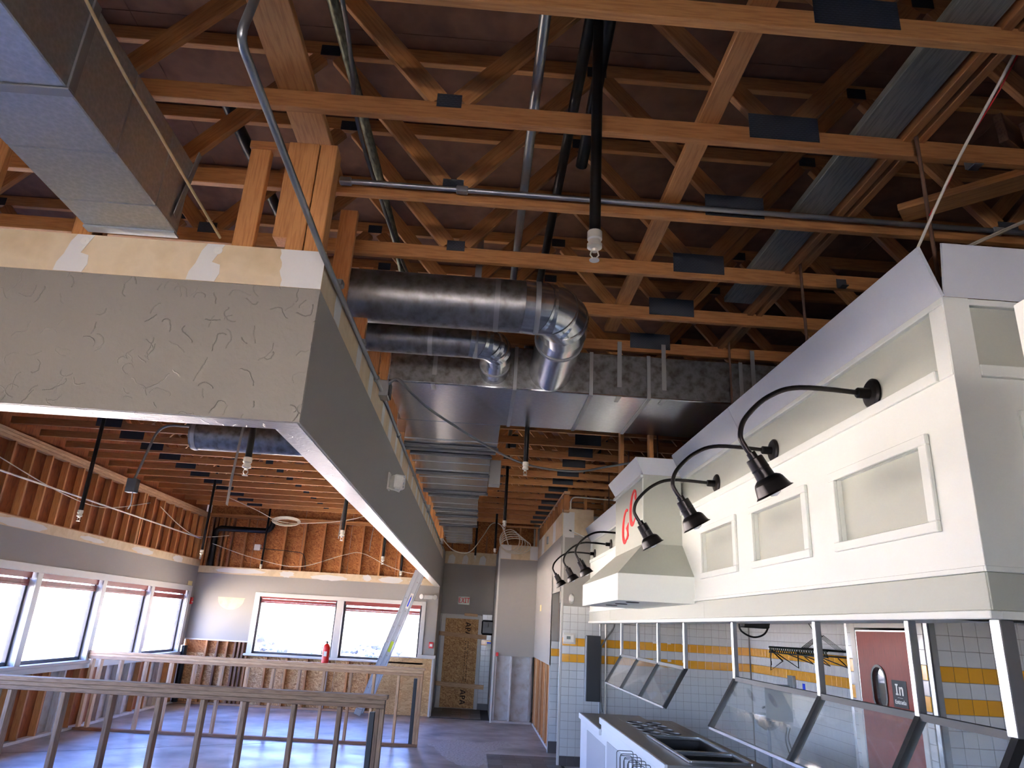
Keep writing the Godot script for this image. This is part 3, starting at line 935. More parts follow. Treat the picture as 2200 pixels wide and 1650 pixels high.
func far_shell() -> void:
	# walls that close the building outside the picture
	var w := shell("wall_front", "front wall behind the camera with wide shop windows")
	var z := 3.6
	pbox(w, "upper_wall", Vector3(-5.9, 2.45, z), Vector3(6.6, 4.70, z + 0.15), m.paint, 0.0)
	pbox(w, "lower_wall", Vector3(-5.9, -0.12, z), Vector3(6.6, 0.6, z + 0.15), m.paint, 0.0)
	for a in [[-5.9, -2.2], [0.9, 6.6]]:
		pbox(w, "pier", Vector3(a[0], 0.6, z), Vector3(a[1], 2.45, z + 0.15), m.paint, 0.0)
	window(13, "shop window behind the camera, outside the picture", Vector3(-2.2, 0.6, z), Vector3(1, 0, 0), Vector3(0, 0, -1), 3.1, 1.85)
	var r := shell("wall_side", "plain outer wall beyond the kitchen")
	pbox(r, "panel", Vector3(6.5, -0.12, -17.0), Vector3(6.65, 4.70, 3.75), m.paint, 0.0)
	var b := shell("wall_rear", "plain outer wall behind the hall and kitchen")
	pbox(b, "panel", Vector3(-0.86, -0.12, -17.0), Vector3(6.6, 4.70, -16.87), m.stucco, 0.0)
	pbox(b, "side_panel", Vector3(-0.96, -0.12, -17.0), Vector3(-0.86, 4.70, BACK_Z - 0.1), m.stucco, 0.0)
	# white pier that cuts the right edge of the picture
	var p := thing("white_pier", "white painted pier cut by the right edge beside the canopy", "pier")
	pbox(p, "shaft", Vector3(1.352, 0.0, -1.60), Vector3(1.46, 2.615, -1.25), m.white, 0.004)

func soffit() -> void:
	var w := shell("wall_soffit", "dropped grey soffit wall with a raw drywall strip along its top")
	var z := CORNER_Z
	var x := SOFFIT_X
	var y0 := 2.45
	var zi := z - 0.125
	var xi := x - 0.125
	var xe := LEFT_X
	var ze := BACK_Z
	# front leg: outer face, inner face, underside
	pbox(w, "front_drywall", Vector3(xe, y0, z - 0.013), Vector3(x, 3.02, z), m.trowel, 0.002)
	pbox(w, "front_bare_drywall", Vector3(xe, 3.0205, z - 0.013), Vector3(x, 3.195, z - 0.001), m.raw, 0.0)
	pbox(w, "inner_drywall", Vector3(xe, y0 + 0.013, zi), Vector3(xi, 3.15, zi + 0.013), m.paint, 0.0)
	pbox(w, "front_underside", Vector3(xe, y0 - 0.001, zi), Vector3(x - 0.013, y0 + 0.012, z - 0.0135), m.trowel, 0.0)
	# long leg toward the back
	pbox(w, "side_drywall", Vector3(x - 0.013, y0, ze), Vector3(x, 3.02, z - 0.0135), m.paint, 0.002)
	pbox(w, "side_bare_drywall", Vector3(x - 0.013, 3.0205, ze), Vector3(x - 0.001, 3.195, z - 0.0135), m.raw, 0.0)
	pbox(w, "inner_drywall", Vector3(xi, y0 + 0.013, ze), Vector3(xi + 0.013, 3.15, zi), m.paint, 0.0)
	pbox(w, "side_underside", Vector3(xi, y0 - 0.001, ze), Vector3(x - 0.0135, y0 + 0.012, zi - 0.0005), m.trowel, 0.0)
	# joint compound on the front strip
	var mud := [[-1.735, 0.11, 0.19], [-1.20, 0.14, 0.2], [-0.81, 0.19, 0.16]]
	for i in 3:
		var c: float = mud[i][0]
		var h: float = mud[i][1]
		var pl: PackedVector2Array
		if i == 2:
			pl = PackedVector2Array([Vector2(-0.785, 3.0215), Vector2(-0.94 + 0.055, 3.022)])
			for k in 9:
				pl.append(Vector2(-0.905 - 0.02 * k / 8.0 + rng.randf_range(-0.006, 0.006) + 0.02, 3.03 + 0.163 * k / 8.0))
			pl.append(Vector2(x - 0.001, 3.194))
			pl.append(Vector2(x - 0.001, 3.0215))
		else:
			pl = PackedVector2Array([Vector2(c - 0.07, 3.022), Vector2(c + 0.045, 3.022), Vector2(c + 0.06, 3.06), Vector2(c + 0.055, 3.10), Vector2(c + 0.02, 3.11), Vector2(c + 0.06, 3.194), Vector2(c - 0.01, 3.194), Vector2(c - 0.03, 3.16), Vector2(c - 0.045, 3.10), Vector2(c - 0.065, 3.06)])
		var q := MB.new()
		q.prism(pl, 0.0012, Transform3D(Basis(), Vector3(0, 0, z - 0.0008)))
		part(w, "joint_compound", q.mesh(), m.mud)
	for c in [-1.71, -1.165]:
		var q := MB.new()
		q.lathe([Vector2(0, 0.001), Vector2(0.017, 0.0008), Vector2(0.019, 0)], Vector3(c, 3.165, z + 0.0005), Basis(Vector3(1, 0, 0), PI / 2), 16)
		q.lathe([Vector2(0, 0.002), Vector2(0.004, 0.002), Vector2(0.004, 0)], Vector3(c, 3.165, z + 0.0005), Basis(Vector3(1, 0, 0), PI / 2), 8)
		part(w, "screw_spot", q.mesh(), m.plastic)
	# joint compound along the side strip
	var zz := z - 0.35
	var k := 0
	while zz > ze + 0.4:
		var wd := rng.randf_range(0.10, 0.22)
		var q := MB.new()
		q.prism(PackedVector2Array([Vector2(-wd / 2, 3.022), Vector2(wd / 2, 3.022), Vector2(wd * 0.55, 3.12), Vector2(wd * 0.4, 3.194), Vector2(-wd * 0.45, 3.194), Vector2(-wd * 0.6, 3.09)]), 0.0012, Transform3D(Basis(Vector3(0, 0, -1), Vector3.UP, Vector3(1, 0, 0)), Vector3(x - 0.0008, 0, zz)))
		part(w, "joint_compound", q.mesh(), m.mud)
		zz -= rng.randf_range(0.40, 0.66)
		k += 1
	# framing that carries it, bare above the drywall
	lum(w, "bottom_rail", Vector3(xe, y0 + 0.035, z - 0.0625), Vector3(x - 0.02, y0 + 0.035, z - 0.0625), 0.089, 0.038, "stud")
	lum(w, "bottom_rail", Vector3(x - 0.0625, y0 + 0.035, ze), Vector3(x - 0.0625, y0 + 0.035, zi), 0.089, 0.038, "stud")
	for xx in [-5.0, -4.4, -3.8, -3.2, -2.6, -2.22, -1.76, -1.72, -1.09]:
		lum(w, "stud", Vector3(xx, y0 + 0.055, z - 0.0625), Vector3(xx, 3.745, z - 0.0625), 0.089, 0.038, "stud")
	for xx in [-0.785, -0.865, -0.925]:
		lum(w, "stud", Vector3(xx, y0 + 0.055 if xx != -0.925 else 3.26, z - 0.0625), Vector3(xx, 3.745, z - 0.0625), 0.075, 0.089, "stud")
	var zs := z - 0.56
	while zs > ze + 0.2:
		lum(w, "stud", Vector3(x - 0.0625, y0 + 0.055, zs), Vector3(x - 0.0625, 3.745, zs), 0.089, 0.038, "stud")
		zs -= 0.61
	# header rails under the trusses
	lum(w, "header", Vector3(-1.14, 3.73, z - 0.0625), Vector3(-0.78, 3.73, z - 0.0625), 0.06, 0.038, "fir")

func truss(idx: int, z: float, label: String) -> void:
	var t := thing("roof_truss", label, "truss", "flat roof trusses on 60 cm centres", Vector3(0, CHORD, z))
	var x0 := -5.75
	var x1 := 6.45
	lum(t, "bottom_chord", Vector3(x0, 0.043, 0), Vector3(x1, 0.043, 0), 0.038, 0.086, "fir")
	lum(t, "top_chord", Vector3(x0, 0.895, 0), Vector3(x1, 0.895, 0), 0.038, 0.086, "fir")
	var step := 1.445
	var bot := []
	var p := -0.25 - step * 3
	while p < x1 - 0.2:
		bot.append(p)
		p += step
	var plate_s := bx(Vector3(0.105, 0.066, 0.0025), 0.0)
	var plate_b := bx(Vector3(0.305, 0.125, 0.0025), 0.0)
	for b in bot:
		for s in [-1.0, 1.0]:
			var top: float = b + s * step / 2
			if top > x0 + 0.1 and top < x1 - 0.1:
				lum(t, "web", Vector3(b + s * 0.045, 0.105, 0), Vector3(top - s * 0.045, 0.845, 0), 0.036, 0.086, "fir")
		var big := absf(b - 1.195) < 0.1 or absf(b + 4.585) < 0.1
		part(t, "gusset_plate", plate_b if big else plate_s, m.plate, Vector3(b, 0.092, 0.0205))
		part(t, "gusset_plate", plate_s, m.plate, Vector3(b + step / 2, 0.88, 0.0205))

func trusses() -> void:
	var nth := ["nearest", "second", "third", "fourth", "fifth", "sixth", "seventh", "eighth", "ninth", "tenth", "eleventh", "twelfth", "thirteenth", "fourteenth", "fifteenth", "sixteenth", "seventeenth", "eighteenth", "nineteenth", "twentieth", "twenty-first", "twenty-second", "farthest"]
	for k in 22:
		truss(k, -1.86 - 0.605 * k, "brown wooden roof truss, %s one counted from the top of the picture" % nth[k] if k > 0 else "nearest brown wooden roof truss, along the top edge of the picture")
	for k in 8:
		truss(k, -1.86 + 0.605 * (k + 1), "brown wooden roof truss overhead behind the camera, %s one back" % ["first", "second", "third", "fourth", "fifth", "sixth", "seventh", "eighth"][k])
	# braces laid across the bottom chords
	var y := CHORD + 0.086 + 0.02
	var a := thing("truss_brace", "wide pale board laid across the truss chords near the soffit corner", "board", "long boards across the trusses")
	lum(a, "board", Vector3(-0.895, y, 1.5), Vector3(-0.895, y, -3.2), 0.16, 0.038, "fir")
	var b := thing("truss_brace", "orange board crossing the trusses left of the big gusset plates", "board", "long boards across the trusses")
	lum(b, "board", Vector3(0.865, y, 1.5), Vector3(0.865, y, -4.72), 0.092, 0.038, "fir")
	var c := thing("truss_brace", "weathered grey-green board crossing the trusses above the canopy", "board", "long boards across the trusses")
	lum(c, "board", Vector3(1.60, y, 1.5), Vector3(1.60, y, -4.12), 0.185, 0.038, "grey_wood")
	for s in 2:
		var d := thing("truss_brace", "narrow board of a pair crossing the trusses, %s one" % ["left", "right"][s], "board", "long boards across the trusses")
		lum(d, "board", Vector3(1.735 + 0.062 * s, y - 0.005, 1.5), Vector3(1.735 + 0.062 * s, y - 0.005, -5.0), 0.04, 0.06, "fir")
	var e := thing("truss_brace", "stub of doubled lumber between two trusses at the upper right edge", "board", "long boards across the trusses")
	lum(e, "board", Vector3(2.22, y + 0.13, -2.50), Vector3(2.55, y + 0.19, -2.72), 0.038, 0.14, "old")
	lum(e, "board", Vector3(2.30, y + 0.09, -2.46), Vector3(2.62, y + 0.15, -2.66), 0.038, 0.09, "old")
	var g := thing("truss_brace", "diagonal orange board between trusses at the right edge above the canopy end", "board", "long boards across the trusses")
	lum(g, "board", Vector3(2.05, y, -3.02), Vector3(2.95, y, -2.2), 0.14, 0.038, "fir")
	# row of blocking that shows past the trunk duct
	for k in 2:
		var h := thing("truss_brace", "lath nailed along the truss chords, %s row past the soffit" % ["left", "right"][k], "board", "long boards across the trusses")
		lum(h, "board", Vector3([-2.9, 2.4][k], y, -5.2), Vector3([-2.9, 2.4][k], y, -15.0), 0.089, 0.03, "fir")

func kitchen_walls() -> void:
	# far tile wall, also the face of the pier beside the hall
	var w := shell("wall_kitchen", "white tile kitchen wall with two yellow bands")
	var z := -10.65
	pbox(w, "core", Vector3(1.285, 0.0, z - 0.12), Vector3(4.15, 2.12, z - 0.001), m.grout, 0.0)
	pbox(w, "drywall", Vector3(1.253, 2.12, z - 0.12), Vector3(1.72, 3.10, z), m.paint, 0.0)
	pbox(w, "drywall", Vector3(1.72, 2.12, z - 0.12), Vector3(4.15, 3.40, z - 0.02), m.paint, 0.0)
	pbox(w, "bare_drywall", Vector3(1.253, 3.1005, z - 0.12), Vector3(1.72, 3.49, z - 0.001), m.raw, 0.0)
	pbox(w, "joint_compound", Vector3(1.26, 3.06, z - 0.001), Vector3(1.43, 3.44, z + 0.001), m.mud, 0.0)
	for k in 4:
		lum(w, "stud", Vector3(1.30 + 0.3 * k, 3.49, z - 0.06), Vector3(1.30 + 0.3 * k, 3.72, z - 0.06), 0.038, 0.089, "stud")
	pbox(w, "corner_guard", Vector3(1.262, 0.0, z - 0.04), Vector3(1.292, 3.08, z + 0.006), m.trim, 0.002)
	tiles(w, Vector3(1.295, 0, z), Vector3(1, 0, 0), Vector3(0, 0, 1), 25, 0.125, 18, 300)
	for k in 25:
		pbox(w, "base_tile", Vector3(1.293 + 0.1085 * k, 0.0, z), Vector3(1.398 + 0.1085 * k, 0.12, z + 0.012), m.tile_base, 0.002)
	# side wall with the sink
	var s := shell("wall_kitchen_side", "bright white tile wall with yellow bands behind the wall sink")
	var x := 4.03
	pbox(s, "core", Vector3(x + 0.001, 0.0, z), Vector3(x + 0.12, 2.6, -6.0), m.grout, 0.0)
	tiles(s, Vector3(x, 0, z + 0.01), Vector3(0, 0, 1), Vector3(-1, 0, 0), 40, 0.125, 18, 300)
	# closet block with the red door
	var c := shell("wall_closet", "tiled closet block with steel corner guards around the red door")
	var cx := 3.42
	var cz := -5.42
	var zf := -6.66
	pbox(c, "front_core", Vector3(cx + 0.001, 0.0, cz - 0.12), Vector3(6.5, 2.6, cz - 0.001), m.grout, 0.0)
	pbox(c, "side_core", Vector3(cx + 0.001, 0.0, zf), Vector3(cx + 0.12, 2.6, -6.50), m.grout, 0.0)
	pbox(c, "side_core", Vector3(cx + 0.001, 0.0, -5.60), Vector3(cx + 0.12, 2.6, cz - 0.12), m.grout, 0.0)
	pbox(c, "side_core", Vector3(cx + 0.001, 1.95, -6.50), Vector3(cx + 0.12, 2.6, -5.60), m.white, 0.0)
	pbox(c, "back_core", Vector3(cx + 0.12, 0.0, zf), Vector3(6.5, 2.6, zf + 0.1), m.paint, 0.0)
	tiles(c, Vector3(cx + 0.04, 0, cz), Vector3(1, 0, 0), Vector3(0, 0, 1), 20, 0.125, 18, 220)
	tiles(c, Vector3(cx, 0, -5.60), Vector3(0, 0, 1), Vector3(-1, 0, 0), 1, 0.125, 18, 40)
	tiles(c, Vector3(cx, 0, zf + 0.03), Vector3(0, 0, 1), Vector3(-1, 0, 0), 1, 0.125, 18, 40)
	for a in [[Vector3(cx - 0.012, 0.0, cz - 0.045), Vector3(cx, 2.3, cz + 0.012)], [Vector3(cx - 0.012, 0.0, cz), Vector3(cx + 0.045, 2.3, cz + 0.012)], [Vector3(cx - 0.012, 0.0, zf - 0.005), Vector3(cx, 2.3, zf + 0.035)]]:
		pbox(c, "corner_guard", a[0], a[1], m.steel, 0.002)
	# lay-in ceiling over the cooking line, hidden behind the canopy
	var k := shell("ceiling_kitchen", "white kitchen ceiling behind the canopy")
	pbox(k, "panel", Vector3(1.90, 2.60, z), Vector3(6.5, 2.63, -2.32), m.white, 0.0)
	# red swing door
	var d := shell("door_2", "red swinging kitchen door with a round-ended glass panel")
	for a in [[Vector3(cx - 0.02, 0.0, -6.55), Vector3(cx + 0.12, 1.95, -6.475)], [Vector3(cx - 0.02, 0.0, -5.63), Vector3(cx + 0.12, 1.95, -5.57)], [Vector3(cx - 0.02, 1.905, -6.475), Vector3(cx + 0.12, 1.96, -5.63)]]:
		pbox(d, "door_frame", a[0], a[1], m.trim, 0.003)
	var leaf := MB.new()
	var pts := PackedVector2Array([Vector2(-6.46, 0.02), Vector2(-5.645, 0.02), Vector2(-5.645, 1.875), Vector2(-6.46, 1.875)])
	var hole := PackedVector2Array()
	for i in 24:
		var g := TAU * i / 24.0
		hole.append(Vector2(-6.165 + cos(g) * 0.095, (1.50 if sin(g) > 0 else 1.37) + sin(g) * 0.095))
	var ring := PackedVector2Array()
	for i in 24:
		var g := TAU * i / 24.0
		ring.append(Vector2(-6.165 + cos(g) * 0.115, (1.50 if sin(g) > 0 else 1.37) + sin(g) * 0.115))
	# leaf in two halves around the glass
	var basis := Basis(Vector3(0, 0, 1), Vector3.UP, Vector3(-1, 0, 0))
	var tr := Transform3D(basis, Vector3(cx + 0.03, 0, 0))
	var left := PackedVector2Array([Vector2(-6.46, 0.02), Vector2(-6.165, 0.02)])
	for i in range(18, 5, -1):
		left.append(hole[i])
	left.append(Vector2(-6.165, 1.875))
	left.append(Vector2(-6.46, 1.875))
	var right := PackedVector2Array([Vector2(-6.165, 0.02), Vector2(-5.645, 0.02), Vector2(-5.645, 1.875), Vector2(-6.165, 1.875)])
	for i in range(6, -1, -1):
		right.append(hole[i])
	for i in range(23, 17, -1):
		right.append(hole[i])
	leaf.prism(left, 0.04, tr)
	leaf.prism(right, 0.04, tr)
	part(d, "door_leaf", leaf.mesh(), m.door_red)
	var gask := MB.new()
	for i in 24:
		var j := (i + 1) % 24
		gask.prism(PackedVector2Array([hole[i], ring[i], ring[j], hole[j]]), 0.05, Transform3D(basis, Vector3(cx + 0.033, 0, 0)))
	part(d, "window_gasket", gask.mesh(), m.black)
	var pane := MB.new()
	pane.prism(hole, 0.006, Transform3D(basis, Vector3(cx + 0.015, 0, 0)))
	part(d, "window_pane", pane.mesh(), m.guard_glass)
	pbox(d, "edge_strip", Vector3(cx - 0.014, 0.02, -6.475), Vector3(cx + 0.03, 1.885, -6.46), m.steel, 0.0)
	pbox(d, "edge_strip", Vector3(cx - 0.014, 1.875, -6.46), Vector3(cx + 0.03, 1.887, -5.645), m.steel, 0.0)
	pbox(d, "hinge_plate", Vector3(cx - 0.016, 1.72, -5.70), Vector3(cx - 0.008, 1.88, -5.64), m.steel, 0.002)
	var sg := thing("door_sign", "small black square sign lettered In on the red door", "sign", "", Vector3(cx - 0.012, 1.41, -5.875))
	part(sg, "plate", bx(Vector3(0.003, 0.20, 0.20), 0.0), m.charcoal)
	for a in [["In", 0.085, 0.03, 700], ["Entrada", 0.030, -0.06, 600]]:
		var tm := TextMesh.new()
		tm.text = a[0]
		tm.font = sysfont("Droid Sans", a[3])
		tm.font_size = 64
		tm.pixel_size = a[1] / 47.0
		tm.depth = 0.002
		part(sg, "lettering", tm, m.plastic, Vector3(-0.002, a[2], 0.0), Basis(Vector3(0, 0, 1), Vector3.UP, Vector3(-1, 0, 0)))
	part(sg, "rule", bx(Vector3(0.002, 0.002, 0.07), 0.0), m.plastic, Vector3(-0.002, -0.028, 0.0))

# canopy above the serving line; front face x = 1.68, near end z = -2.31, far end at the tile wall
func canopy() -> void:
	var t := thing("serving_canopy", "long white panelled canopy hung over the serving line", "canopy", "", Vector3.ZERO)
	var x := 1.68
	var zn := -2.31
	var zf := -10.64
	var xb := 1.90
	pbox(t, "core", Vector3(x + 0.035, 1.885, zf), Vector3(xb, 3.0, zn - 0.036), m.panel, 0.0)
	pbox(t, "end_core", Vector3(x + 0.035, 1.885, zn - 0.035), Vector3(6.5, 3.0, zn - 0.034 - 0.06), m.panel, 0.0)
	# lower fascia and lip
	for a in [[zf, -9.02], [-9.018, -5.30], [-5.298, zn]]:
		pbox(t, "fascia_board", Vector3(x - 0.004, 1.885, a[0]), Vector3(x + 0.035, 2.005, a[1]), m.panel, 0.002)
	pbox(t, "lip", Vector3(x - 0.018, 1.857, zf), Vector3(xb, 1.884, zn + 0.014), m.white, 0.003)
	pbox(t, "base_cap", Vector3(x - 0.010, 2.006, zf), Vector3(x + 0.035, 2.025, zn + 0.006), m.white, 0.002)
	# main field: white board with square openings, built of rails and stiles; recessed panels behind
	var wins := [[-3.222, -2.552], [-4.260, -3.580], [-5.280, -4.615], [-8.235, -7.560], [-9.27, -8.59], [-10.29, -9.62]]
	pbox(t, "field_board", Vector3(x, 2.026, zf), Vector3(x + 0.03, 2.20, zn), m.white, 0.0)
	pbox(t, "field_board", Vector3(x, 2.488, zf), Vector3(x + 0.03, 2.70, zn), m.white, 0.0)
	var zz := [zf]
	for k in range(5, -1, -1):
		zz.append(wins[k][0])
		zz.append(wins[k][1])
	zz.append(zn)
	for k in range(0, zz.size(), 2):
		pbox(t, "field_board", Vector3(x, 2.2, zz[k]), Vector3(x + 0.03, 2.488, zz[k + 1]), m.white, 0.0)
	for wv in wins:
		pbox(t, "recessed_panel", Vector3(x + 0.022, 2.2, wv[0]), Vector3(x + 0.0355, 2.488, wv[1]), m.panel, 0.0)
		var f := 0.052
		for a in [[2.488, 2.488 + 0.04, wv[0] - f, wv[1] + f], [2.2 - 0.04, 2.2, wv[0] - f, wv[1] + f], [2.2, 2.488, wv[0] - f, wv[0]], [2.2, 2.488, wv[1], wv[1] + f]]:
			pbox(t, "panel_moulding", Vector3(x - 0.018, a[0], a[2]), Vector3(x, a[1], a[3]), m.white, 0.003)
	# mid rail, frieze recess, top rail, end stile
	pbox(t, "mid_rail", Vector3(x - 0.014, 2.70, zf), Vector3(x + 0.03, 2.745, zn - 0.085), m.white, 0.003)
	pbox(t, "top_rail", Vector3(x - 0.002, 2.985, zf), Vector3(x + 0.03, 3.012, zn), m.white, 0.003)
	pbox(t, "stile", Vector3(x - 0.002, 2.701, zn - 0.085), Vector3(x + 0.03, 2.984, zn), m.white, 0.003)
	pbox(t, "stile", Vector3(x - 0.002, 2.701, zf), Vector3(x + 0.03, 2.984, zf + 0.06), m.white, 0.003)
	pbox(t, "frieze_panel", Vector3(x + 0.022, 2.74, zf + 0.05), Vector3(x + 0.0355, 2.99, zn - 0.08), m.panel, 0.0)
	# flared crown along the front, in three boards
	for a in [[zf, -7.06], [-5.80, -4.40], [-4.395, zn]]:
		var q := MB.new()
		var bot := Vector3(x, 3.012, 0)
		var top := Vector3(x - 0.082, 3.205, 0)
		var o := Vector3(0.012, 0.006, 0)
		var z0 := Vector3(0, 0, a[0])
		var z1 := Vector3(0, 0, a[1])
		var z1t: Vector3 = z1 + (Vector3(0, 0, 0.02) if a[1] == zn else Vector3.ZERO)
		q.flat([bot + z0, bot + z1, top + z1t, top + z0], Vector3(-1, -0.4, 0))
		q.flat([bot + o + z0, bot + o + z1, top + o + z1t, top + o + z0], Vector3(1, 0.4, 0))
		q.flat([top + z0, top + z1t, top + o + z1t, top + o + z0], Vector3(0, 1, 0))
		q.flat([bot + z1, bot + o + z1, top + o + z1t, top + z1t], Vector3(0, 0, 1))
		q.flat([bot + z0, bot + o + z0, top + o + z0, top + z0], Vector3(0, 0, -1))
		part(t, "crown_board", q.mesh(), m.crown)
	# near end: panels facing the camera
	var e := zn + 0.003
	pbox(t, "end_fascia", Vector3(x - 0.002, 1.885, e - 0.002), Vector3(6.5, 2.005, e + 0.004), m.panel, 0.002)
	pbox(t, "end_cap", Vector3(x - 0.008, 2.006, e - 0.03), Vector3(6.5, 2.025, e + 0.010), m.white, 0.002)
	pbox(t, "end_lip", Vector3(x + 0.02, 1.857, e - 0.24), Vector3(6.5, 1.884, e + 0.012), m.white, 0.002)
	pbox(t, "end_board", Vector3(x + 0.0, 2.026, e - 0.002), Vector3(x + 0.10, 3.012, e), m.white, 0.002)
	pbox(t, "end_board", Vector3(x + 0.10, 2.026, e - 0.03), Vector3(6.5, 2.70, e - 0.012), m.white, 0.002)
	pbox(t, "end_mid_rail", Vector3(x + 0.10, 2.70, e - 0.03), Vector3(6.5, 2.745, e + 0.006), m.white, 0.003)
	pbox(t, "end_top_rail", Vector3(x + 0.10, 2.985, e - 0.03), Vector3(6.5, 3.012, e), m.white, 0.003)
	pbox(t, "end_frieze_panel", Vector3(x + 0.10, 2.745, e - 0.035), Vector3(6.5, 2.985, e - 0.022), m.panel, 0.0)
	pbox(t, "end_stile", Vector3(x + 0.22, 2.06, e - 0.012), Vector3(x + 0.26, 2.58, e + 0.004), m.white, 0.003)
	var q2 := MB.new()
	var b0 := Vector3(x + 0.012, 3.013, e)
	var t0 := Vector3(x - 0.01, 3.205, e + 0.06)
	var b1 := Vector3(6.5, 3.013, e)
	var t1 := Vector3(6.5, 3.205, e + 0.06)
	var oo := Vector3(0, 0.006, -0.012)
	q2.flat([b0, b1, t1, t0], Vector3(0, -0.3, 1))
	q2.flat([b0 + oo, b1 + oo, t1 + oo, t0 + oo], Vector3(0, 0.3, -1))
	q2.flat([t0, t1, t1 + oo, t0 + oo], Vector3(0, 1, 0))
	q2.flat([b0, t0, t0 + oo, b0 + oo], Vector3(-1, 0, 0))
	part(t, "end_crown_board", q2.mesh(), m.crown)
	# top sheet and the rods it hangs from
	pbox(t, "top_sheet", Vector3(x + 0.03, 3.0, zf), Vector3(xb, 3.012, zn - 0.04), m.osb_dark, 0.0)
	for z in [-2.42, -3.55, -4.75, -6.9, -8.3, -9.6]:
		var r := MB.new()
		r.tube([Vector3(1.76, 3.0, z), Vector3(1.755, CHORD + 0.1, z + 0.01)], 0.008, 6)
		part(t, "hanger_rod", r.mesh(), m.rust)

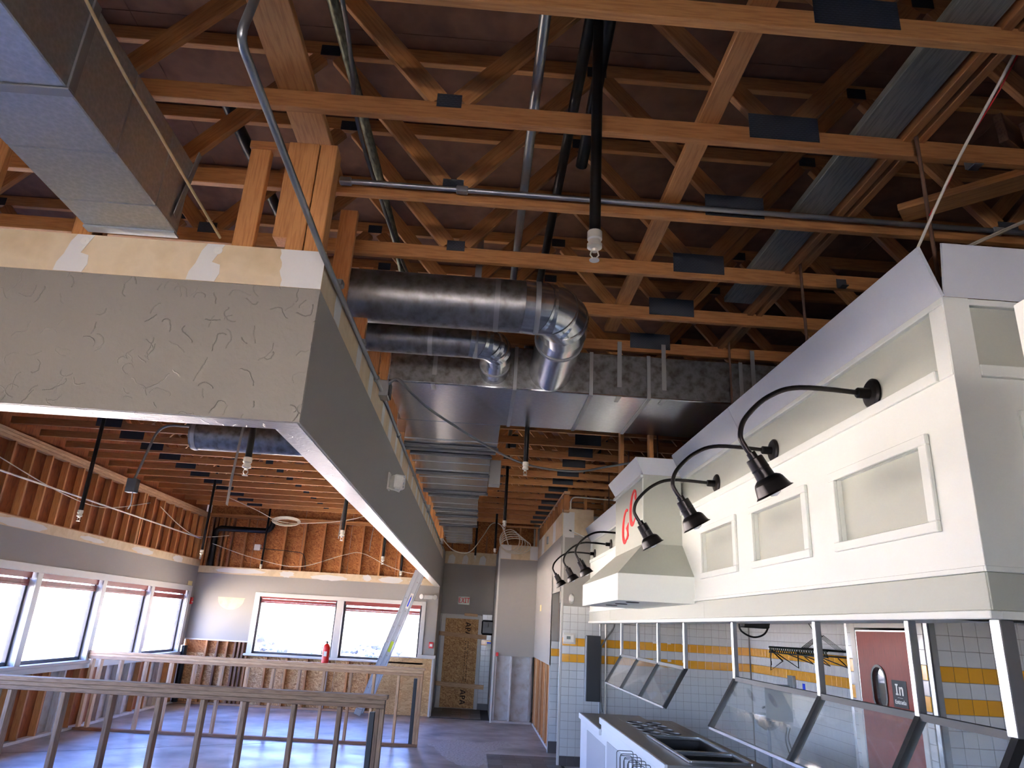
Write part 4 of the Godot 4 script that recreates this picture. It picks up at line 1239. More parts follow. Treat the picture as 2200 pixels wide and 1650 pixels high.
func range_hood() -> void:
	var t := thing("range_hood", "tapered white hood with red letters in the middle of the canopy", "hood")
	var x := 1.682
	var zc := -6.425
	var q := MB.new()
	var lo := [Vector2(1.085, zc + 0.905), Vector2(x, zc + 0.905), Vector2(x, zc - 0.905), Vector2(1.085, zc - 0.905)]
	var hi := [Vector2(1.357, zc + 0.60), Vector2(x, zc + 0.60), Vector2(x, zc - 0.60), Vector2(1.357, zc - 0.60)]
	var mid := Vector3(1.45, 0, zc)
	for i in 4:
		var j := (i + 1) % 4
		var h := Vector3((lo[i].x + lo[j].x) / 2, 0, (lo[i].y + lo[j].y) / 2) - mid
		q.flat([Vector3(lo[i].x, 2.185, lo[i].y), Vector3(lo[j].x, 2.185, lo[j].y), Vector3(hi[j].x, 2.455, hi[j].y), Vector3(hi[i].x, 2.455, hi[i].y)], h)
	part(t, "skirt", q.mesh(), m.panel)
	var b := MB.new()
	for i in 4:
		var j := (i + 1) % 4
		var h := Vector3((lo[i].x + lo[j].x) / 2, 0, (lo[i].y + lo[j].y) / 2) - mid
		b.flat([Vector3(lo[i].x, 1.985, lo[i].y), Vector3(lo[j].x, 1.985, lo[j].y), Vector3(lo[j].x, 2.185, lo[j].y), Vector3(lo[i].x, 2.185, lo[i].y)], h)
	part(t, "rim", b.mesh(), m.white)
	var u := MB.new()
	u.box(Vector3((1.085 + x) / 2, 1.992, zc), Vector3(x - 1.087, 0.010, 1.808))
	part(t, "underside", u.mesh(), m.white)
	for k in 3:
		var r := MB.new()
		r.lathe([Vector2(0.055, 0), Vector2(0.05, -0.006), Vector2(0.0, -0.004)], Vector3(1.26, 1.987, zc + 0.62 - 0.45 * k), Basis(), 18)
		part(t, "downlight", r.mesh(), m.charcoal)
	pbox(t, "chimney", Vector3(1.357, 2.455, zc - 0.60), Vector3(x, 3.03, zc + 0.60), m.panel, 0.0)
	pbox(t, "chimney_edge", Vector3(1.352, 2.455, zc + 0.585), Vector3(1.36, 3.0, zc + 0.602), m.white, 0.0)
	# crown flaring out at the top
	var c := MB.new()
	var c0 := [Vector2(1.357, zc + 0.60), Vector2(x, zc + 0.60), Vector2(x, zc - 0.60), Vector2(1.357, zc - 0.60)]
	var c1 := [Vector2(1.29, zc + 0.62), Vector2(x, zc + 0.62), Vector2(x, zc - 0.665), Vector2(1.29, zc - 0.665)]
	for i in [0, 2, 3]:
		var j: int = (i + 1) % 4
		var h := Vector3((c0[i].x + c0[j].x) / 2, 0, (c0[i].y + c0[j].y) / 2) - mid
		c.flat([Vector3(c0[i].x, 3.031, c0[i].y), Vector3(c0[j].x, 3.031, c0[j].y), Vector3(c1[j].x, 3.175, c1[j].y), Vector3(c1[i].x, 3.175, c1[i].y)], h)
	part(t, "crown", c.mesh(), m.crown)
	pbox(t, "crown_strip", Vector3(1.335, 3.005, zc - 0.62), Vector3(1.357, 3.03, zc + 0.6), m.white, 0.002)
	pbox(t, "lid", Vector3(1.30, 3.165, zc - 0.65), Vector3(x, 3.175, zc + 0.61), m.osb_dark, 0.0)
	# posts that hang it from the trusses
	lum(t, "hanger_post", Vector3(1.36, 3.10, zc - 0.35), Vector3(1.36, 3.85, zc - 0.35), 0.038, 0.089, "fir")
	lum(t, "hanger_post", Vector3(1.52, 3.10, zc + 0.2), Vector3(1.52, 3.50, zc + 0.2), 0.038, 0.089, "fir")
	# red letters: G low on the left, C higher on the right
	var bs := Basis(Vector3(0, 0, 1), Vector3.UP, Vector3(-1, 0, 0))
	for a in [[0, -6.535, 2.685], [1, -6.205, 2.805]]:
		var outer := []
		var inner := []
		var n := 22
		for i in n + 1:
			var s := float(i) / n
			var g := deg_to_rad(lerpf(62.0, 330.0, s))
			var wd := 0.020 + 0.062 * pow(sin(PI * clampf(s * 0.95 + 0.05, 0, 1)), 1.2)
			var rad := Vector2(0.150, 0.158)
			outer.append(Vector2(cos(g) * rad.x, sin(g) * rad.y))
			inner.append(Vector2(cos(g) * (rad.x - wd), sin(g) * (rad.y - wd * 0.7)))
		var pl := PackedVector2Array()
		for p in outer:
			pl.append(p + Vector2(p.y * 0.25, 0))
		for i in range(n, -1, -1):
			pl.append(inner[i] + Vector2(inner[i].y * 0.25, 0))
		var l := MB.new()
		l.prism(pl, 0.004, Transform3D(bs, Vector3(1.357, a[2], a[1])))
		if a[0] == 0:
			l.prism(PackedVector2Array([Vector2(0.02, -0.02), Vector2(0.13, 0.02), Vector2(0.12, -0.05), Vector2(0.14, -0.10), Vector2(0.085, -0.13), Vector2(0.07, -0.06)]), 0.004, Transform3D(bs, Vector3(1.357, a[2], a[1])))
		else:
			l.prism(PackedVector2Array([Vector2(0.055, 0.10), Vector2(0.115, 0.135), Vector2(0.13, 0.09), Vector2(0.105, 0.045), Vector2(0.07, 0.065)]), 0.004, Transform3D(bs, Vector3(1.357, a[2], a[1])))
		var lp := part(t, "letter", l.mesh(), m.red_paint)
		lp.set_meta("label", ["red letter G", "red letter C"][a[0]])

func counter() -> void:
	var t := thing("serving_counter", "white serving counter with a steel top and sunken pan wells", "counter")
	var x0 := 1.40
	var x1 := 2.15
	var zn := -5.42
	var zm := -8.07
	var zf := -9.55
	pbox(t, "front", Vector3(x0 + 0.02, 0.0, zm), Vector3(x0 + 0.05, 0.865, zn), m.counter_white, 0.003)
	pbox(t, "low_front", Vector3(x0 + 0.02, 0.0, zf), Vector3(x0 + 0.05, 0.755, zm), m.counter_white, 0.003)
	pbox(t, "back", Vector3(x1 - 0.03, 0.0, zf), Vector3(x1, 0.75, zn), m.counter_white, 0.003)
	pbox(t, "near_end", Vector3(x0 + 0.05, 0.0, zn - 0.03), Vector3(x1 - 0.03, 0.865, zn), m.counter_white, 0.003)
	pbox(t, "step", Vector3(x0 + 0.02, 0.78, zm - 0.02), Vector3(x1, 0.865, zm), m.counter_white, 0.003)
	for a in [[-6.55, -5.52, 0.72], [-7.72, -6.68, 0.72], [-9.0, -7.85, 0.66]]:
		pbox(t, "front_panel", Vector3(x0 + 0.013, 0.10, a[0]), Vector3(x0 + 0.022, a[2], a[1]), m.counter_panel, 0.002)
	# steel top with openings for the wells
	var top := 0.90
	var wells := [[1.62, 2.06, -6.78, -5.98], [1.62, 2.06, -5.93, -5.55]]
	pbox(t, "steel_edge", Vector3(x0, top - 0.035, zm), Vector3(x0 + 0.20, top, zn), m.steel_top, 0.004)
	pbox(t, "steel_back", Vector3(2.06, top - 0.02, zm), Vector3(x1 + 0.02, top, zn), m.steel_top, 0.003)
	var deck := CSGBox3D.new()
	deck.name = "steel_deck"
	deck.size = Vector3(2.06 - x0 - 0.20, 0.019, -6.78 - zm)
	deck.position = Vector3((2.06 + x0 + 0.20) / 2, top - 0.0105, (zm - 6.78) / 2)
	deck.material = m.steel_top
	t.add_child(deck, true)
	pbox(t, "steel_deck", Vector3(x0 + 0.20, top - 0.02, -5.98), Vector3(2.06, top - 0.001, -5.93), m.steel_top, 0.0)
	pbox(t, "steel_deck", Vector3(x0 + 0.20, top - 0.02, -5.55), Vector3(2.06, top - 0.001, zn), m.steel_top, 0.0)
	pbox(t, "low_deck", Vector3(x0, 0.755, zf), Vector3(x1, 0.785, zm - 0.021), m.steel_top, 0.003)
	pbox(t, "nosing", Vector3(x0 - 0.006, top - 0.06, zm), Vector3(x0 + 0.02, top + 0.002, zn + 0.004), m.counter_white, 0.004)
	pbox(t, "nosing", Vector3(x0 - 0.006, 0.725, zf), Vector3(x0 + 0.02, 0.787, zm), m.counter_white, 0.004)
	for w in wells:
		var q := MB.new()
		var a := Vector3(w[0], top - 0.01, w[2])
		var b := Vector3(w[1], top - 0.01, w[3])
		var d := 0.22
		q.flat([Vector3(a.x, a.y - d, a.z), Vector3(b.x, a.y - d, a.z), Vector3(b.x, a.y - d, b.z), Vector3(a.x, a.y - d, b.z)], Vector3.UP)
		q.flat([a, Vector3(a.x, a.y, b.z), Vector3(a.x, a.y - d, b.z), Vector3(a.x, a.y - d, a.z)], Vector3(1, 0, 0))
		q.flat([Vector3(b.x, a.y, a.z), b, Vector3(b.x, a.y - d, b.z), Vector3(b.x, a.y - d, a.z)], Vector3(-1, 0, 0))
		q.flat([a, Vector3(b.x, a.y, a.z), Vector3(b.x, a.y - d, a.z), Vector3(a.x, a.y - d, a.z)], Vector3(0, 0, 1))
		q.flat([Vector3(a.x, a.y, b.z), b, Vector3(b.x, a.y - d, b.z), Vector3(a.x, a.y - d, b.z)], Vector3(0, 0, -1))
		var well := part(t, "pan_well", q.mesh(), m.pan_inside)
		for r in [[Vector3(w[0] - 0.02, top, w[2] - 0.02), Vector3(w[0], top + 0.018, w[3] + 0.02)], [Vector3(w[1], top, w[2] - 0.02), Vector3(w[1] + 0.02, top + 0.018, w[3] + 0.02)], [Vector3(w[0], top, w[2] - 0.02), Vector3(w[1], top + 0.018, w[2])], [Vector3(w[0], top, w[3]), Vector3(w[1], top + 0.018, w[3] + 0.02)]]:
			pbox(well, "rim", r[0], r[1], m.steel, 0.003)
	# round holes for sauce crocks
	for r in 2:
		for c in 4:
			var o := Vector3(1.70 + 0.19 * r, top, -7.75 + 0.235 * c)
			var cut := CSGCylinder3D.new()
			cut.name = "hole_cut"
			cut.radius = 0.078
			cut.height = 0.1
			cut.sides = 24
			cut.operation = CSGShape3D.OPERATION_SUBTRACTION
			cut.position = o - deck.position
			deck.add_child(cut, true)
			var h := MB.new()
			h.lathe([Vector2(0.086, 0.0), Vector2(0.086, 0.006), Vector2(0.077, 0.006), Vector2(0.075, -0.14), Vector2(0.0, -0.14)], o, Basis(), 24)
			part(t, "crock_hole", h.mesh(), m.pan_inside)

func sneeze_guards() -> void:
	for g in 2:
		var zs: Array = [[-8.50, -7.66, -6.81, -5.95], [-4.82, -3.64, -2.84, -2.33]][g]
		var t := thing("sneeze_guard", ["far smaller glass sneeze guard hung below the canopy", "near large glass sneeze guard hung on steel posts"][g], "sneeze guard", "glass guards along the serving line")
		var up := Vector3(1.72, 1.51, 0)
		var lo := Vector3(1.54, 1.215, 0)
		for i in 4:
			var z := Vector3(0, 0, zs[i])
			var pw := 0.05 if (g == 1 and i == 3) else 0.032
			part(t, "post", bx(Vector3(pw, 0.35, pw), 0.003), m.steel, Vector3(1.72, 1.682, zs[i]))
			var q := MB.new()
			q.bar(lo + z, up + z, 0.032 if g == 1 else 0.024, 0.03)
			part(t, "glass_bar", q.mesh(), m.steel_dark)
			if i < 3:
				var z2 := Vector3(0, 0, zs[i + 1])
				var a := MB.new()
				a.bar(up + z, up + z2, 0.03, 0.026)
				part(t, "top_rail", a.mesh(), m.steel_dark)
				var b := MB.new()
				b.bar(lo + z, lo + z2, 0.02, 0.014)
				part(t, "bottom_rail", b.mesh(), m.steel)
				var p := MB.new()
				var mid := (up + lo) / 2 + (z + z2) / 2
				var d := (up - lo)
				var bs := Basis(Vector3(0, 0, 1), d.normalized(), Vector3(0, 0, 1).cross(d.normalized()))
				p.box(mid, Vector3(absf(zs[i + 1] - zs[i]) - 0.03, d.length() - 0.02, 0.006), bs)
				part(t, "glass_pane", p.mesh(), m.guard_glass)

func gooseneck(label: String, z: float) -> void:
	var t := thing("gooseneck_lamp", label, "lamp", "dark gooseneck lamps on the canopy", Vector3(1.68, 2.81, z))
	var s := Basis(Vector3(0, 0, 1), PI / 2)      # y axis pointing to -x
	var q := MB.new()
	q.lathe([Vector2(0.0, 0.0), Vector2(0.068, 0.0), Vector2(0.068, 0.008), Vector2(0.058, 0.016), Vector2(0.04, 0.018), Vector2(0.0, 0.02)], Vector3(0.02, 0, 0), s, 24)
	part(t, "wall_plate", q.mesh(), m.bronze)
	var c := MB.new()
	c.lathe([Vector2(0.0, 0.0), Vector2(0.024, 0.0), Vector2(0.024, 0.055), Vector2(0.019, 0.06), Vector2(0.0, 0.06)], Vector3(0.005, 0, 0), s, 16)
	part(t, "collar", c.mesh(), m.bronze)
	var pts := curve([Vector3(-0.02, 0, 0), Vector3(-0.31, 0.006, 0), Vector3(-0.455, -0.048, 0), Vector3(-0.560, -0.150, 0), Vector3(-0.588, -0.230, 0), Vector3(-0.570, -0.280, 0), Vector3(-0.545, -0.315, 0)], 6)
	tube(t, "arm", pts, 0.0115, m.bronze, 10)
	# shade leaning back toward the canopy
	var ax := Vector3(0.50, -0.866, 0)
	var b := Basis(Vector3(0.866, 0.50, 0), ax, Vector3(0, 0, 1))
	var o := Vector3(-0.548, -0.305, 0)
	var h := MB.new()
	h.lathe([Vector2(0.0, 0.0), Vector2(0.02, 0.0), Vector2(0.02, 0.03), Vector2(0.0, 0.03)], o, b, 14)
	part(t, "neck", h.mesh(), m.bronze)
	var sh := MB.new()
	sh.lathe([Vector2(0.0, 0.026), Vector2(0.034, 0.026), Vector2(0.037, 0.03), Vector2(0.038, 0.075), Vector2(0.0395, 0.077), Vector2(0.0395, 0.081), Vector2(0.038, 0.083), Vector2(0.040, 0.118), Vector2(0.047, 0.122), Vector2(0.058, 0.130), Vector2(0.064, 0.140), Vector2(0.076, 0.182), Vector2(0.082, 0.190), Vector2(0.085, 0.190), Vector2(0.081, 0.186), Vector2(0.073, 0.180), Vector2(0.060, 0.142), Vector2(0.04, 0.13), Vector2(0.0, 0.128)], o, b, 28)
	part(t, "shade", sh.mesh(), m.bronze)
	var bl := MB.new()
	bl.lathe([Vector2(0.012, 0.125), Vector2(0.014, 0.14), Vector2(0.028, 0.165), Vector2(0.030, 0.182), Vector2(0.022, 0.198), Vector2(0.0, 0.205)], o, b, 16)
	part(t, "bulb", bl.mesh(), m.lens)

func goosenecks() -> void:
	var n := ["nearest dark gooseneck lamp over the largest framed panel", "second dark gooseneck lamp on the canopy counted from the near end", "third dark gooseneck lamp, in front of the tapered hood", "first dark gooseneck lamp beyond the tapered hood", "second dark gooseneck lamp beyond the tapered hood", "farthest dark gooseneck lamp beside the tiled pier"]
	for k in 6:
		gooseneck(n[k], [-2.87, -3.95, -4.97, -8.0, -9.09, -10.35][k])

# ------------------------------------------------------------------ ducts
func duct_box(t: Node3D, called: String, a: Vector3, b: Vector3, mt: Material) -> MeshInstance3D:
	return pbox(t, called, a, b, mt, 0.004)

func ducts() -> void:
	# cross duct below the trusses
	var t := thing("cross_duct", "wide galvanized duct running left to right under the trusses", "duct")
	var y0 := 3.37
	var y1 := 3.70
	var zf := -4.81
	var zb := -5.79
	var cuts := [-0.735, 0.19, 0.745, 1.17, 1.86, 2.75, 3.7]
	for i in cuts.size() - 1:
		duct_box(t, "section", Vector3(cuts[i] + 0.002, y0, zb), Vector3(cuts[i + 1] - 0.002, y1, zf), m.galv)
		if i > 0:
			pbox(t, "seam", Vector3(cuts[i] - 0.016, y0 - 0.008, zb - 0.004), Vector3(cuts[i] + 0.010, y0 - 0.0005, zf + 0.01), m.galv_dull, 0.0)
			pbox(t, "seam", Vector3(cuts[i] - 0.016, y0, zf + 0.0005), Vector3(cuts[i] + 0.010, y1, zf + 0.01), m.galv_dull, 0.0)
	# darker sheets on the front, their colour holding the shade of that side
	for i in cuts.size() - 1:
		pbox(t, "shaded_front_sheet", Vector3(cuts[i] + 0.012, y0 + 0.012, zf + 0.0005), Vector3(cuts[i + 1] - 0.018, y1 - 0.01, zf + 0.004), m.galv_old, 0.0)
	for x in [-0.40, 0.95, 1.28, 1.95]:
		var s := MB.new()
		s.box(Vector3(x, 3.62, zf + 0.008), Vector3(0.032, 0.36, 0.003))
		s.box(Vector3(x - 0.002, y0 - 0.004, zf - 0.05), Vector3(0.032, 0.003, 0.13))
		part(t, "hanger_strap", s.mesh(), m.galv_dull)
	# trunk running to the back, stepping down in width
	var u := thing("trunk_duct", "long stepped galvanized trunk duct running along the soffit to the back", "duct")
	for a in [[-0.785, 0.12, -5.80, -6.66], [-0.76, 0.068, -6.76, -9.10], [-0.70, -0.043, -9.45, -12.36], [-0.665, -0.122, -12.70, -15.35]]:
		duct_box(u, "section", Vector3(a[0], y0, a[3]), Vector3(a[1], y1, a[2] - 0.001), m.galv)
		var z: float = a[2] - 0.62
		while z > a[3] + 0.15:
			pbox(u, "seam", Vector3(a[0] - 0.004, y0 - 0.006, z - 0.006), Vector3(a[1] + 0.004, y0 - 0.0005, z + 0.006), m.galv_dull, 0.0)
			z -= 0.42
	for a in [[-0.785, 0.12, -6.63, 0.05], [-0.775, 0.10, -6.78, 0.06], [-0.76, 0.068, -6.98, 0.05], [-0.755, 0.065, -7.95, 0.07], [-0.75, 0.07, -9.12, 0.08], [-0.70, -0.045, -9.42, 0.08], [-0.70, -0.043, -10.6, 0.08], [-0.695, -0.043, -11.25, 0.05], [-0.69, -0.043, -12.38, 0.08]]:
		var z: float = a[2]
		pbox(u, "cleat", Vector3(a[0] - 0.012, y0 - 0.022, z - a[3] / 2 - 0.02), Vector3(a[1] + 0.012, y0 - 0.001, z + a[3] / 2), m.cleat, 0.004)
	for a in [[-6.66, -6.76, -0.785, 0.12, -0.76, 0.068], [-9.10, -9.45, -0.76, 0.068, -0.70, -0.043], [-12.36, -12.70, -0.70, -0.043, -0.665, -0.122]]:
		var q := MB.new()
		var c := [Vector3(a[2], y0 + 0.001, a[0]), Vector3(a[3], y0 + 0.001, a[0]), Vector3(a[5], y0 + 0.001, a[1]), Vector3(a[4], y0 + 0.001, a[1])]
		q.flat(c, Vector3(0, -1, 0))
		q.flat([c[1], c[2], c[2] + Vector3(0, 0.32, 0), c[1] + Vector3(0, 0.32, 0)], Vector3(1, 0, 0))
		q.flat([c[0], c[3], c[3] + Vector3(0, 0.32, 0), c[0] + Vector3(0, 0.32, 0)], Vector3(-1, 0, 0))
		part(u, "reducer", q.mesh(), m.galv)
	for z in [-7.6, -10.2, -13.4]:
		var s := MB.new()
		s.box(Vector3(0.075 if z > -9 else -0.03, 3.72, z), Vector3(0.004, 0.20, 0.03))
		part(u, "hanger_strap", s.mesh(), m.galv_dull)
	var cl := thing("duct_collar", "short dull metal takeoff collar on the right side of the trunk duct", "duct")
	pbox(cl, "collar", Vector3(0.075, 3.38, -8.72), Vector3(0.215, 3.68, -8.5), m.galv_dull, 0.003)
	# big round duct with its elbow into the cross duct
	round_duct("large round galvanized duct with an elbow into the cross duct", [Vector3(-1.6, 3.565, -3.83), Vector3(0.44, 3.565, -3.83), Vector3(0.44, 3.53, -4.82)], 0.158, 0.24, [-0.0, 0.24])
	round_duct("smaller round duct with an elbow, just below the large one", [Vector3(-1.6, 3.53, -4.36), Vector3(0.03, 3.53, -4.36), Vector3(0.03, 3.50, -4.82)], 0.105, 0.14, [-0.42, -0.12])
	# round duct over the left room
	var rd := thing("round_duct", "round metal duct hanging below the trusses over the left room", "duct", "round ducts")
	var q3 := MB.new()
	q3.tube([Vector3(-2.92, 3.41, -7.0), Vector3(-0.95, 3.41, -7.0)], 0.16, 28)
	part(rd, "pipe", q3.mesh(), m.galv_old)
	var q4 := MB.new()
	q4.lathe([Vector2(0.166, -0.02), Vector2(0.166, 0.02)], Vector3(-2.88, 3.41, -7.0), Basis(Vector3(0, 0, 1), PI / 2), 28)
	part(rd, "end_band", q4.mesh(), m.galv_dull)
	# rectangular duct passing over the soffit at the upper left
	var l := thing("supply_duct", "pale rectangular duct ending over the soffit at the upper left", "duct")
	var zz := [0.9, -0.35, -1.10, -1.80, -2.10, -2.42, -2.63]
	for i in 6:
		duct_box(l, "section", Vector3(-1.705, 3.215, zz[i + 1] + 0.002), Vector3(-1.335, 3.56, zz[i]), m.galv_pale)
	for z in [-1.10, -1.80]:
		pbox(l, "seam", Vector3(-1.715, 3.207, z - 0.018), Vector3(-1.325, 3.2145, z + 0.018), m.galv_dull, 0.001)
		pbox(l, "seam", Vector3(-1.3345, 3.215, z - 0.018), Vector3(-1.326, 3.56, z + 0.018), m.galv_dull, 0.001)
	pbox(l, "end_flange", Vector3(-1.705, 3.205, -2.645), Vector3(-1.335, 3.214, -2.60), m.alu, 0.0)
	var st := MB.new()
	st.bar(Vector3(-1.326, 3.26, -2.56), Vector3(-1.324, 3.62, -2.64), 0.004, 0.03)
	part(l, "hanger_strap", st.mesh(), m.galv_dull)

func round_duct(label: String, path: Array, r: float, bend: float, bands: Array) -> void:
	var t := thing("round_duct", label, "duct", "round ducts")
	var a: Vector3 = path[0]
	var b: Vector3 = path[1]
	var c: Vector3 = path[2]
	var d1 := (b - a).normalized()
	var d2 := (c - b).normalized()
	var s := MB.new()
	s.tube([a, b - d1 * bend], r, 32)
	part(t, "straight_pipe", s.mesh(), m.galv_old)
	# five gored elbow
	var e := bent([b - d1 * bend, b, b + d2 * bend], bend * 0.98, 4)
	for i in e.size() - 1:
		if e[i].distance_to(e[i + 1]) < 0.01:
			continue
		var g := MB.new()
		var p0: Vector3 = e[i]
		var p1: Vector3 = e[i + 1]
		var dd: Vector3 = (p1 - p0).normalized() * 0.045
		g.tube([p0 - dd, p1 + dd], r * (1.0 + 0.006 * (i % 2)), 32)
		part(t, "elbow_gore", g.mesh(), m.galv)
	var s2 := MB.new()
	s2.tube([b + d2 * bend, c], r * 0.985, 32)
	part(t, "drop_pipe", s2.mesh(), m.galv)
	for w in bands:
		var q := MB.new()
		q.tube([Vector3(w, a.y, a.z), Vector3(w + 0.03, a.y, a.z)], r * 1.012, 32)
		part(t, "band", q.mesh(), m.galv_dull)
	var j := MB.new()
	var at := b + d2 * (bend + 0.16)
	j.tube([at, at + d2 * 0.025], r * 1.03, 32)
	part(t, "joint_bead", j.mesh(), m.galv_dull)
	var h := MB.new()
	h.box(Vector3(b.x - 0.55, a.y + r + 0.12, a.z + 0.02), Vector3(0.04, 0.30, 0.003))
	part(t, "hanger_strap", h.mesh(), m.galv_dull)

func half_walls() -> void:
	for g in 2:
		var z: float = [-11.58, -7.24][g]
		var x0: float = [-5.68, -5.68][g]
		var xe: float = [-0.695, -0.765][g]
		var t := thing("half_wall", ["farther framed half wall of pale studs, the extinguisher on it", "nearer framed half wall of grey-brown studs across the lower left"][g], "half wall", "framed half walls")
		var kind: String = ["pale", "old"][g]
		lum(t, "bottom_plate", Vector3(x0, 0.02, z), Vector3(xe, 0.02, z), 0.089, 0.038, "old")
		for k in 2:
			lum(t, "top_plate", Vector3(x0, 1.022 - 0.0 + 0.0 + (-0.038 if k == 0 else 0.0), z), Vector3(xe, 1.022 + (-0.038 if k == 0 else 0.0), z), 0.089, 0.037, "pale" if g == 0 else "weather")
		lum(t, "cap", Vector3(x0, 1.06, z), Vector3(xe + 0.02, 1.06, z), 0.14 if g == 1 else 0.10, 0.036, "pale" if g == 0 else "weather")
		var xs: Array = [[-5.62, -5.50, -5.20, -4.83, -4.46, -4.11, -3.71, -3.33, -2.94, -2.55, -2.18, -1.78, -1.43, -1.06], [-5.4, -5.0, -4.6, -4.17, -3.69, -3.26, -2.83, -2.43, -2.05, -1.6, -1.18]][g]
		for x in xs:
			lum(t, "stud", Vector3(x, 0.04, z), Vector3(x, 0.964, z), 0.038, 0.089, "pale" if g == 0 else "weather")
		for k in 2:
			lum(t, "end_stud", Vector3(xe - 0.02 - 0.04 * k, 0.04, z), Vector3(xe - 0.02 - 0.04 * k, 0.964, z), 0.038, 0.089, "pale" if g == 0 else "weather")
		var b := pbox(t, "steel_stub_post", Vector3(xe - 0.135, 0.03, z - 0.03), Vector3(xe - 0.085, 0.93, z + 0.03), m.charcoal, 0.004)
		b.set_meta("label", "short black post beside the end studs")
	var ex := thing("fire_extinguisher", "red fire extinguisher standing on the farther half wall", "extinguisher", "", Vector3(-2.20, 1.079, -11.58))
	var q := MB.new()
	q.lathe([Vector2(0.0, 0.0), Vector2(0.050, 0.0), Vector2(0.054, 0.008), Vector2(0.054, 0.215), Vector2(0.048, 0.245), Vector2(0.028, 0.268), Vector2(0.018, 0.275), Vector2(0.0, 0.275)], Vector3.ZERO, Basis(), 22)
	part(ex, "cylinder", q.mesh(), m.red)
	var q2 := MB.new()
	q2.lathe([Vector2(0.0, 0.272), Vector2(0.016, 0.272), Vector2(0.016, 0.305), Vector2(0.0, 0.31)], Vector3.ZERO, Basis(), 12)
	q2.bar(Vector3(-0.02, 0.305, 0), Vector3(0.05, 0.325, 0), 0.014, 0.008)
	q2.bar(Vector3(-0.02, 0.318, 0), Vector3(0.045, 0.352, 0), 0.014, 0.008)
	part(ex, "valve", q2.mesh(), m.black)
	tube(ex, "hose", curve([Vector3(-0.01, 0.30, 0), Vector3(-0.05, 0.28, 0.01), Vector3(-0.062, 0.2, 0.02), Vector3(-0.06, 0.12, 0.02)], 5), 0.008, m.black, 6)
	part(ex, "tag", bx(Vector3(0.045, 0.07, 0.002), 0.0), m.plastic, Vector3(0.0, 0.13, 0.055))

func sprinkler(label: String, p: Vector3) -> void:
	var t := thing("sprinkler_drop", label, "sprinkler", "black sprinkler drops", p)
	tube(t, "drop_pipe", [Vector3(0, 0.10, 0), Vector3(0, CHORD + 0.5 - p.y, 0)], 0.021, m.black_pipe, 12)
	var c := MB.new()
	c.lathe([Vector2(0.0, 0.115), Vector2(0.027, 0.115), Vector2(0.027, 0.085), Vector2(0.022, 0.08), Vector2(0.022, 0.068), Vector2(0.027, 0.066), Vector2(0.027, 0.052), Vector2(0.012, 0.045), Vector2(0.0, 0.045)], Vector3.ZERO, Basis(), 16)
	part(t, "coupling", c.mesh(), m.brass)
	var h := MB.new()
	h.lathe([Vector2(0.0, 0.05), Vector2(0.012, 0.045), Vector2(0.010, 0.035), Vector2(0.0, 0.035)], Vector3.ZERO, Basis(), 10)
	for s in [-1.0, 1.0]:
		h.tube([Vector3(s * 0.010, 0.04, 0), Vector3(s * 0.015, 0.022, 0), Vector3(s * 0.003, 0.004, 0)], 0.003, 5)
	h.lathe([Vector2(0.0, 0.004), Vector2(0.018, 0.003), Vector2(0.018, 0.0), Vector2(0.0, 0.0)], Vector3.ZERO, Basis(), 14)
	part(t, "sprinkler_head", h.mesh(), m.brass)
	var main_x := 0.345 if p.x > -0.8 else (-1.48 if p.x > -3.0 else -4.35)
	if absf(main_x - p.x) > 0.05:
		tube(t, "arm", [Vector3(0, CHORD + 0.48 - p.y, 0), Vector3(main_x - p.x, CHORD + 0.55 - p.y, 0)], 0.019, m.black_pipe, 10)

func sprinklers() -> void:
	for a in [["nearest black sprinkler drop with brass head in front of the ducts", Vector3(0.345, 3.0, -2.21)],
			["black sprinkler drop hanging below the cross duct", Vector3(0.366, 3.0, -6.02)],
			["black sprinkler drop over the hall, beside the duct collar", Vector3(0.34, 3.0, -9.7)],
			["black sprinkler drop beside the coiled cable", Vector3(0.32, 3.0, -13.44)],
			["black sprinkler drop before the hall end wall", Vector3(-0.046, 3.0, -15.1)],
			["long black sprinkler drop before the left wall studs", Vector3(-4.20, 2.55, -7.66)],
			["black sprinkler drop before the round duct of the left room", Vector3(-1.48, 2.55, -4.41)],
			["black sprinkler drop in the far left corner", Vector3(-4.50, 2.55, -12.0)],
			["black sprinkler drop before the far strand board, left of the windows", Vector3(-4.33, 2.55, -14.8)],
			["black sprinkler drop beside the hanging metal strap near the soffit", Vector3(-1.52, 2.55, -8.04)],
			["black sprinkler drop close to the soffit, second from its far end", Vector3(-1.45, 2.55, -11.2)],
			["black sprinkler drop at the far end of the soffit above the ladder", Vector3(-1.48, 2.55, -14.36)]]:
		sprinkler(a[0], a[1])

